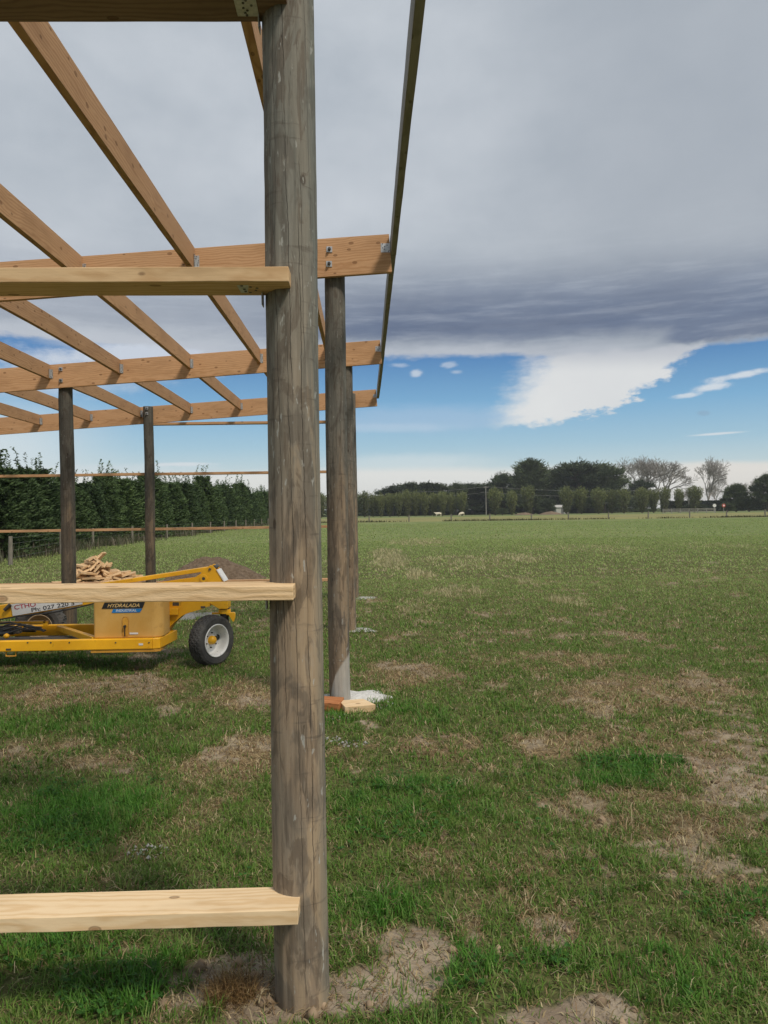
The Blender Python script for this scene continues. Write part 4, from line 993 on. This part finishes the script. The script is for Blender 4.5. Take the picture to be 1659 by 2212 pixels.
def fan_poplar(seed, H_=8.7, Rr=1.9):
    g = np.random.default_rng(seed); C, D, L, W, K = [], [], [], [], []; limbs = [((0, 0, -.1), (0, 0, 1.4), .18, .14)]
    for i in range(80):
        a = g.random() * 6.283; r = g.random() ** .7; ht = H_ * (.80 + .2 * g.random()) * (1 - .10 * r); n = 34
        s = np.linspace(.02, 1, n) ** .9; out = Rr * r * (.22 + .78 * s ** 1.1) * (1 - .22 * s ** 7)
        p = np.stack([np.cos(a) * out, np.sin(a) * out, .5 + (ht - .5) * s], 1) + g.normal(size=(n, 3)) * .17
        C.append(p); D.append(np.stack([np.cos(a) * .25 + g.normal(size=n) * .3, np.sin(a) * .25 + g.normal(size=n) * .3, np.ones(n)], 1))
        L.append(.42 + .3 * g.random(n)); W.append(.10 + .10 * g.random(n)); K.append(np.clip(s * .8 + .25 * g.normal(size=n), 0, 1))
        if i % 4 == 0: limbs.append(((0, 0, .6), (math.cos(a) * Rr * r * .75, math.sin(a) * Rr * r * .75, ht * .75), .05, .02))
    C = np.concatenate(C); D = np.concatenate(D); L = np.concatenate(L); W = np.concatenate(W); K = np.concatenate(K)[:, None]
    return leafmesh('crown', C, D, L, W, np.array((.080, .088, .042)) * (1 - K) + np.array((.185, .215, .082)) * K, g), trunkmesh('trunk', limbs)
def bare_tree(seed, H_=25, spread=.55, top=7):
    g = random.Random(seed); trunk = MB(); tw = MB()
    def grow(p, d, L, r, lev):
        if lev >= top: return
        q = p + d * L
        (trunk if lev < 2 else tw).tube(p, q, max(r, .03), max(r * .68, .027), 5 if lev < 3 else 3, caps=False)
        k = 3 if lev in (0, 1, 2, 3, 5) else 2
        for i in range(k):
            ax = Vector((g.gauss(0, 1), g.gauss(0, 1), g.gauss(0, .5))).normalized()
            nd = (d + ax * spread * g.uniform(.6, 1.3) * (1.25 if lev < 2 else 1) + Vector((0, 0, .07 if lev < 5 else -.02))).normalized()
            grow(q, nd, L * g.uniform(.68, .90), r * .62, lev + 1)
    grow(Vector((0, 0, -.2)), Vector((.03, 0, 1)), H_ * .15, H_ * .020, 0)
    return tw.mesh('twigs'), trunk.mesh('trunk')
def make_tree(name, fm, tm, mf, mt, loc, s, label, cat, group=None, rz=0.0, crown='crown', sxy=1.0):
    e = empty(name, loc, label, cat, group, rz); e.scale = (s * sxy, s * sxy, s)
    for nm, me, m_ in ((crown, fm, mf), ('trunk', tm, mt)):
        if not me.materials: me.materials.append(m_)
        o = bpy.data.objects.new(nm, me); col.objects.link(o); o.parent = e
    return e

# shelterbelt on the left
HT = [conifer_hedge_tree(200 + i, 4.6 + .25 * (i % 3), 1.5) for i in range(5)]
g = random.Random(12); Yp = 27.0; i = 0
while Yp < 128:
    s = 0.68 + .27 * (min(Yp, 75) - 27) / 48 + g.uniform(-.13, .13)
    if Yp < 33.5: s *= 1.1
    make_tree('shelterbelt_conifer', *HT[i % 5], M['leaf'], M['bark'], (-15.6 + g.uniform(-.55, .55) + (1.0 if Yp < 36 else 0) + (Yp - 80) * .012 * (Yp > 80), Yp, 0), s,
              'dark green feathery conifer in the long shelterbelt beyond the fence', 'tree', 'conifers of the shelterbelt', g.uniform(0, 6.28))
    Yp += 1.75 if Yp < 90 else 2.3; i += 1
fm, tm = conifer_hedge_tree(230, 4.6, 1.6)
make_tree('shelterbelt_conifer', fm, tm, M['leaf'], M['bark'], (at(0, 1100, 31).x - .9, 31, 0), 1.0, 'tallest dark conifer at the near end of the shelterbelt', 'tree', 'conifers of the shelterbelt')
# second row fills the depth
g = random.Random(13); Yp = 26.0
while Yp < 128:
    make_tree('shelterbelt_conifer', *HT[(i * 3) % 5], M['leaf'], M['bark'], (-17.4 + g.uniform(-.3, .3), Yp, 0), (.68 + .22 * (min(Yp, 75) - 26) / 49) + g.uniform(-.06, .06),
              'dark green feathery conifer in the long shelterbelt beyond the fence', 'tree', 'conifers of the shelterbelt', g.uniform(0, 6.28))
    Yp += 2.6; i += 1
# left fence with posts
fl = empty('wire_fence', (-13, 45, 0), 'low wire fence with weathered posts in front of the conifers', 'fence')
def fchild(o, f): world_child(o, f); return o
fpts = [(gp(23, 1222).x, 25.8), (gp(212, 1180).x, 40.5), (-13.9, 46.0), (-13.7, 53.2), (-13.5, 60)] + [(-13.4, 60 + 6.5 * k) for k in range(1, 10)]
extra = []
for (xa, ya_), (xb, yb_) in zip(fpts, fpts[1:]):
    extra.append((xa, ya_))
    if yb_ - ya_ > 9: extra.append(((xa + xb) / 2, (ya_ + yb_) / 2))
extra.append(fpts[-1])
for (x, y) in extra:
    mb = MB(); mb.tube((x, y, -.1), (x + .02, y, .98), .075, .065, 9); fchild(mb.build('post', M['fencepost']), fl)
for hgt_ in (.25, .5, .72, .92):
    mb = MB(); mb.path([(x, y - .07, hgt_) for x, y in extra], .003, 4); fchild(mb.build('wire', M['wire']), fl)
# rank dead weeds along the fence
BB = dict(v=[], c=[], n=0, q=[], t=[])
n = 15000; yy = 24 + 90 * rng.random(n) ** 1.6; xx = -14.3 + rng.normal(size=n) * .65 - (yy < 35) * .0
cl = fbm(xx, yy, .5, 81); k = rng.random(n) < sstep(cl, .40, .60); xx, yy = xx[k], yy[k]; n = len(xx)
cc = np.array([(.16, .14, .10), (.22, .19, .14), (.075, .10, .035), (.11, .12, .06)])[rng.integers(0, 4, n)] * (.7 + .5 * rng.random((n, 1)))
blades(xx, yy, .28 + .55 * rng.random(n) ** 1.5, .018 + .018 * rng.random(n), .15 + .7 * rng.random(n), cc, np.zeros(n))
tag(link('fence_line_weeds', np_mesh('fence_line_weeds', np.concatenate(BB['v']), [np.concatenate(BB['q']), np.concatenate(BB['t'])], np.concatenate(BB['c'])), M['blade']),
    'tall dead grey brown weeds growing along the foot of the shelterbelt', 'weeds', kind='stuff')

# far fence
ff = empty('wire_fence', (30, 117, 0), 'distant post and wire fence across the far side of the green paddock', 'fence')
fx = [-60, -52, -44, -36, -28, -20, -12, -5.5] + [at(x, 1110, Yq).x for x, Yq in ((797, 122), (883, 121.5), (974, 121), (1056, 120.5), (1145, 120), (1225, 119), (1312, 118), (1399, 117), (1490, 116), (1572, 115), (1655, 114.5))] + [68, 75, 82]
fpos = [(x, 122 - .12 * max(x, 0)) for x in fx]
g = random.Random(3)
for (x, y) in fpos:
    mb = MB(); hh = g.uniform(.95, 1.15); mb.tube((x, y, -.1), (x + g.uniform(-.05, .05), y, hh), .11, .10, 8); fchild(mb.build('post', M['fencepost']), ff)
for h_ in (.4, .8):
    mb = MB(); mb.path([(x, y - .1, h_) for x, y in fpos], .012, 4); fchild(mb.build('wire', M['wire']), ff)
BB = dict(v=[], c=[], n=0, q=[], t=[])
n = 9000; xx = -60 + 145 * rng.random(n); yy = 122 - .12 * np.maximum(xx, 0) + rng.normal(size=n) * .35
k = rng.random(n) < sstep(fbm(xx, xx * 0, .12, 83), .35, .6); xx, yy = xx[k], yy[k]; n = len(xx)
cc = np.array([(.06, .075, .03), (.10, .11, .05), (.16, .15, .07)])[rng.integers(0, 3, n)]
blades(xx, yy, .2 + .25 * rng.random(n), .06 + .05 * rng.random(n), .2 + .8 * rng.random(n), cc, np.zeros(n))
tag(link('rough_grass', np_mesh('rough_grass', np.concatenate(BB['v']), [np.concatenate(BB['q']), np.concatenate(BB['t'])], np.concatenate(BB['c'])), M['blade']),
    'ungrazed rough grass under the distant fence', 'grass', kind='stuff')

# ------------------------------------------------------------------ far trees
FP = [fan_poplar(300 + i, 8.7, 1.75 + .2 * (i % 3)) for i in range(5)]
YP = 250.0
pop = [(x, 1.0) for x in np.arange(560, 780, 19)] + [(x, 1.0) for x in (788, 806, 823, 842, 861, 880, 899, 918, 937, 956, 976, 998)] + \
      [(1070, 1.02), (1106, 1.0), (1142, 1.08), (1224, 1.06), (1256, 1.0), (1293, 1.05), (1322, .98), (1348, 1.0), (1387, 1.0), (1412, 1.0), (1436, 1.0), (1466, 1.0), (1500, 1.02)]
g = random.Random(8)
for i, (xp, s) in enumerate(pop):
    p = at(xp, 1100, YP + g.uniform(-2, 2)); wide = (1.15 if xp < 1010 else 1.4) * g.uniform(.85, 1.15)
    o = make_tree('fan_poplar', *FP[i % 5], M['leaf'], M['bark'], (p.x, p.y, 0), s * g.uniform(.90, 1.07), 'pale green brush shaped poplar in the row across the far paddock', 'tree', 'poplars across the far paddock', g.uniform(0, 6.28), sxy=wide)
    if xp == 1142: o['label'] = 'pale green brush shaped poplar standing alone in a gap of the row'
    if xp == 1500: o['label'] = 'last poplar of the row, below the lone bare tree'; 
DK = [dark_crown(400 + i, 20, 7.5, .5) for i in range(3)]; CN = dark_crown(410, 20, 7.0, .75, cone=True, nb=260)
def far_tree(kind, xp, topy, wpx, Yd, label, name, group=None):
    p = at(xp, 1100, Yd); h = at(xp, topy, Yd).z; w = wpx / 1660 * Yd / 2
    fm, tm, Rr = (*DK[kind], 5.9 if h > 15 else 5.0) if isinstance(kind, int) else (*CN, 5.9)
    e = empty(name, (p.x, p.y, 0), label, 'tree', group, g.uniform(0, 6.28)); e.scale = (w / Rr, w / Rr, h / 20.8)
    for nm, me, m_ in (('crown', fm, M['leaf']), ('trunk', tm, M['bark'])):
        if not me.materials: me.materials.append(m_)
        o = bpy.data.objects.new(nm, me); col.objects.link(o); o.parent = e
G1 = 'macrocarpas behind the poplars'
for k, xp, ty, w, Yd, lab in ((0, 848, 1046, 60, 285, 'low dark macrocarpa behind the poplars, nearest the shed posts'), (1, 885, 1038, 66, 290, 'dark macrocarpa behind the middle of the long poplar row'),
                              (2, 930, 1036, 70, 288, 'dark macrocarpa ending the low clump behind the poplars'), (0, 985, 1040, 40, 290, 'small dark macrocarpa in the gap above the cows'),
                              (1, 1020, 1040, 60, 295, 'dark macrocarpa behind the gap in the poplar row'), (2, 1055, 1036, 60, 292, 'dark macrocarpa beside the taller ragged one'),
                              (0, 1090, 1018, 60, 290, 'ragged dark macrocarpa stepping up to the tall conical one'), ('c', 1148, 988, 115, 285, 'tall cone topped dark macrocarpa above the lone poplar'),
                              (1, 1196, 1008, 70, 292, 'dark macrocarpa between the cone topped and the broad one'), (2, 1250, 986, 105, 282, 'broadest and tallest dark macrocarpa'),
                              (0, 1305, 996, 90, 286, 'sloping dark macrocarpa beside the bare trees'), (1, 1385, 1032, 45, 320, 'small dark conifer in front of the bare trees')):
    far_tree(k, xp, ty, w, Yd, lab, 'macrocarpa', G1)
far_tree(1, 1590, 1041, 36, 240, 'dark rounded cypress beyond the road signs', 'cypress')
far_tree(0, 1658, 1020, 46, 235, 'dark pine at the edge of the picture beyond the clipped shrubs', 'pine_tree')
# low shrubs
def shrub(xp, topy, wpx, Yd, label, k, name='shrub'):
    p = at(xp, 1100, Yd); h = at(xp, topy, Yd).z; w = wpx / 1660 * Yd / 2
    e = empty(name, (p.x, p.y, 0), label, 'shrub', None); e.scale = (w / 8.4, w / 8.4 * .8, h / 20)
    for nm, me, m_ in (('crown', DK[k][0], M['leaf']), ('trunk', DK[k][1], M['bark'])):
        o = bpy.data.objects.new(nm, me); col.objects.link(o); o.parent = e
shrub(1180, 1077, 46, 262, 'rounded dull green shrub between two groups of poplars', 1)
shrub(1618, 1074, 66, 238, 'wide clipped dark shrub beside the rounded cypress', 2)
shrub(1572, 1086, 40, 236, 'low dark shrub behind the red road sign', 0)
shrub(1085, 1097, 30, 246, 'low shrub at the foot of the first poplar after the gap', 1)
shrub(1500, 1088, 60, 262, 'low dark shrub behind the rail fence', 1)
for k, (xa, xb) in enumerate(((690, 1020), (1020, 1215), (1215, 1420))):   # dim scrub under the trees
    pa, pb = at(xa, 1100, 300), at(xb, 1100, 300); w = (pb.x - pa.x) / 2
    e = empty('scrub_bank', ((pa.x + pb.x) / 2, 300, 0), ('dim scrub under the trees nearest the shed', 'dim scrub under the gap in the poplar row', 'dim scrub under the broad macrocarpas')[k], 'scrub', 'scrub under the far trees')
    e.scale = (w / 6.5, .5, .5); e.location.z = -3.0
    o = bpy.data.objects.new('crown', DK[k][0]); col.objects.link(o); o.parent = e
# bare trees
BT = [bare_tree(500 + i, 25, .56, 9) for i in range(3)]
for k, xp, ty, Yd, w, lab in ((0, 1335, 988, 330, 1.25, 'bare grey tree beside the broad macrocarpa'), (1, 1385, 979, 335, 1.35, 'broad bare grey tree in the middle of the bare group'), (2, 1430, 984, 325, 1.1, 'bare grey tree at the outer end of the bare group'),
                              (1, 1530, 982, 300, .95, 'lone spreading bare tree above the end of the poplar row'), (2, 1490, 1052, 330, .7, 'small faint bare tree between the group and the lone one'),
                              (0, 1548, 1030, 330, .9, 'small faint bare tree behind the lone one'), (2, 1625, 1036, 330, .8, 'faint bare tree beside the edge pine')):
    fm, tm = BT[k]; p = at(xp, 1100, Yd); h = at(xp, ty, Yd).z
    zs = [v.co.z for v in fm.vertices]; s = h / max(zs)
    e = empty('bare_tree', (p.x, p.y, 0), lab, 'tree', 'leafless trees on the skyline', g.uniform(0, 6.28)); e.scale = (s * w * .85, s * w * .85, s)
    for nm, me in (('twigs', fm), ('trunk', tm)):
        if not me.materials: me.materials.append(M['paleb'])
        o = bpy.data.objects.new(nm, me); col.objects.link(o); o.parent = e
# clipped hedge, rail fence, signs, shed, poles, soil heaps
pa, pb = at(1435, 1100, 285), at(1665, 1100, 285)
n = 9000; gg = np.random.default_rng(77); L_ = pb.x - pa.x
cen = np.stack([pa.x + L_ * gg.random(n), 285 + gg.random(n) * 3, 3.9 * gg.random(n) ** .7], 1)
fm = leafmesh('clipped_hedge', cen, gg.normal(size=(n, 3)), .9 + .5 * gg.random(n), .5 + .3 * gg.random(n), np.array((.03, .042, .025)) * (.6 + .8 * gg.random((n, 1))), gg)
tag(link('clipped_hedge', fm, M['leaf']), 'long level clipped hedge behind the road signs', 'hedge')
rf = empty('rail_fence', (at(1490, 1100, 215).x, 215, 0), 'pale post and rail fence near the road signs', 'fence')
xa, xb = at(1432, 1100, 215).x, at(1545, 1100, 215).x; nposts = 7
for i in range(nposts):
    x = xa + (xb - xa) * i / (nposts - 1); mb = MB(); mb.box(x - .09, x + .09, 214.9, 215.1, 0, 1.35); fchild(mb.build('post', M['rail']), rf)
for z in (.45, .85, 1.2):
    mb = MB(); mb.box(xa, xb, 214.82, 214.88, z - .07, z + .07); fchild(mb.build('rail', M['rail']), rf)
for xp, m_, lab in ((1543, 'white', 'round white road sign on a pale post'), (1563, 'red', 'round red road sign with white centre on a pale post')):
    p = at(xp, 1100, 225); e = empty('road_sign', (p.x, 225, 0), lab, 'road sign', 'road signs by the far road')
    zc = at(xp, 1092, 225).z
    mb = MB(); mb.tube((p.x, 225, 0), (p.x, 225, zc - .1), .10, .10, 8); fchild(mb.build('post', M['rail']), e)
    mb = MB(); mb.tube((p.x, 224.80, zc), (p.x, 224.86, zc), .52, .52, 24); f_ = fchild(mb.build('sign_face', M[m_]), e)
    if m_ == 'red':
        mb = MB(); mb.tube((p.x, 224.77, zc), (p.x, 224.796, zc), .26, .26, 20); fchild(mb.build('sign_centre', M['white']), e)
p = at(1212, 1100, 272); e = empty('farm_shed', (p.x, 272, 0), 'small white farm shed glimpsed between the poplars', 'shed')
mb = MB(); mb.box(p.x - 2.2, p.x + 2.2, 270, 274, 0, 2.3); fchild(mb.build('wall', M['house']), e)
mb = MB(); mb.add([(p.x - 2.5, 269.7, 2.3), (p.x + 2.5, 269.7, 2.3), (p.x + 2.5, 274.3, 2.3), (p.x - 2.5, 274.3, 2.3), (p.x - 2.5, 272, 3.2), (p.x + 2.5, 272, 3.2)], [(0, 1, 5, 4), (2, 3, 4, 5), (0, 4, 3), (1, 2, 5), (0, 3, 2, 1)]); fchild(mb.build('roof', M['house']), e)
mb = MB(); mb.box(p.x - .5, p.x + .5, 269.95, 269.995, 0, 2.0); fchild(mb.build('door', M['roof']), e)
pls = []
for xp, lab in ((1050, 'grey power pole standing in the gap of the poplar row'), (1488, 'grey power pole beside the last poplar')):
    p = at(xp, 1100, 262); h = at(xp, 1050 if xp < 1200 else 1054, 262).z; e = empty('power_pole', (p.x, 262, 0), lab, 'power pole', 'power poles across the far paddock'); pls.append((p.x, h))
    mb = MB(); mb.tube((p.x, 262, 0), (p.x, 262, h), .17, .12, 8); fchild(mb.build('pole', M['rail']), e)
    mb = MB(); mb.box(p.x - 1.0, p.x + 1.0, 261.9, 262.0, h - .45, h - .3); fchild(mb.build('crossarm', M['rail']), e)
pls.insert(0, (pls[0][0] - 30, 8.5))
for dz, lab in ((-.2, 'upper power line sagging between the distant poles'), (-2.1, 'lower power line sagging between the distant poles')):
    mb = MB(); pts = []
    for (xa, ha), (xb, hb) in zip(pls, pls[1:]):
        for k in range(13):
            u = k / 12; pts.append((xa + (xb - xa) * u, 261.9, ha + (hb - ha) * u + dz - 1.2 * 4 * u * (1 - u) * (abs(xb - xa) / 70)))
    mb.path(pts, .035, 4); tag(mb.build('power_line', M['wire']), lab, 'power line')
for k, (xp, w, h, lab) in enumerate(((1190, 3.6, 1.0, 'pinkish heap of soil under the rounded shrub'), (1134, 3.0, .8, 'low pinkish heap of soil at the foot of the lone poplar'))):
    p = at(xp, 1100, 240); o = mound('soil_heap', p.x, 240, w, 2.0, h, M['concrete'] if False else M['soilheap'], 60 + k, 40, 12); tag(o, lab, 'soil heap')

# haze
mb = MB(); mb.box(-1700, 1700, -1300, 2300, -1.2, 32)
m, t = mat('haze'); v_ = t.node('VolumePrincipled'); v_.inputs['Color'].default_value = (.86, .90, .95, 1); v_.inputs['Density'].default_value = .00028; v_.inputs['Anisotropy'].default_value = .2
o_ = t.node('OutputMaterial'); t.nt.links.new(v_.outputs[0], o_.inputs['Volume'])
tag(mb.build('haze', m), kind='stuff')
# cows
def cow(xp, rz, label, graze):
    p = at(xp, 1100, 236)
    J = dict(rump=(-.85, 0, 1.15, .30), mid=(-.1, 0, 1.05, .40), chest=(.6, 0, 1.08, .36), neck=(.95, 0, 1.2 if not graze else .95, .22),
             head=(1.25, 0, 1.35 if not graze else .45, .16), muz=(1.5, 0, 1.25 if not graze else .18, .09))
    for s, y in (('l', .22), ('r', -.22)):
        J['hk' + s] = (-.95, y, .78, .15); J['hh' + s] = (-1.05, y, .45, .075); J['hf' + s] = (-.95, y, .03, .07)
        J['fk' + s] = (.6, y, .70, .13); J['fh' + s] = (.63, y, .38, .07); J['ff' + s] = (.60, y, .03, .07)
        J['er' + s] = (J['head'][0] - .08, y * 1.2, J['head'][2] + .14, .04)
    J['t1'] = (-1.15, 0, 1.2, .05); J['t2'] = (-1.22, 0, .6, .035)
    Ed = [('mid', 'rump'), ('mid', 'chest'), ('chest', 'neck'), ('neck', 'head'), ('head', 'muz'), ('rump', 't1'), ('t1', 't2')]
    for s in 'lr': Ed += [('rump', 'hk' + s), ('hk' + s, 'hh' + s), ('hh' + s, 'hf' + s), ('chest', 'fk' + s), ('fk' + s, 'fh' + s), ('fh' + s, 'ff' + s), ('head', 'er' + s)]
    ks = list(J); me = bpy.data.meshes.new('cow'); me.from_pydata([J[k][:3] for k in ks], [(ks.index(a), ks.index(b)) for a, b in Ed], [])
    o = link('cow', me, M['cow']); sk = o.modifiers.new('skin', 'SKIN'); sl_ = me.skin_vertices[0].data if me.skin_vertices else None
    if sl_ is None:
        bm = bmesh.new(); bm.from_mesh(me); bm.verts.layers.skin.verify(); bm.to_mesh(me); bm.free(); sl_ = me.skin_vertices[0].data
    for i, k in enumerate(ks): sl_[i].radius = (J[k][3], J[k][3]); sl_[i].use_root = (k == 'mid')
    sb = o.modifiers.new('sub', 'SUBSURF'); sb.levels = sb.render_levels = 2
    o.location = (p.x, 236, 0); o.rotation_euler = (0, 0, rz); o.scale = (.88,) * 3
    return tag(o, label, 'cow', 'pale cows in the far paddock')
cow(946, rad(185), 'cream cow walking side on in front of the poplar row', False)
cow(997, rad(215), 'cream cow grazing with its head down near the end of the row', True)

bpy.context.view_layer.update()
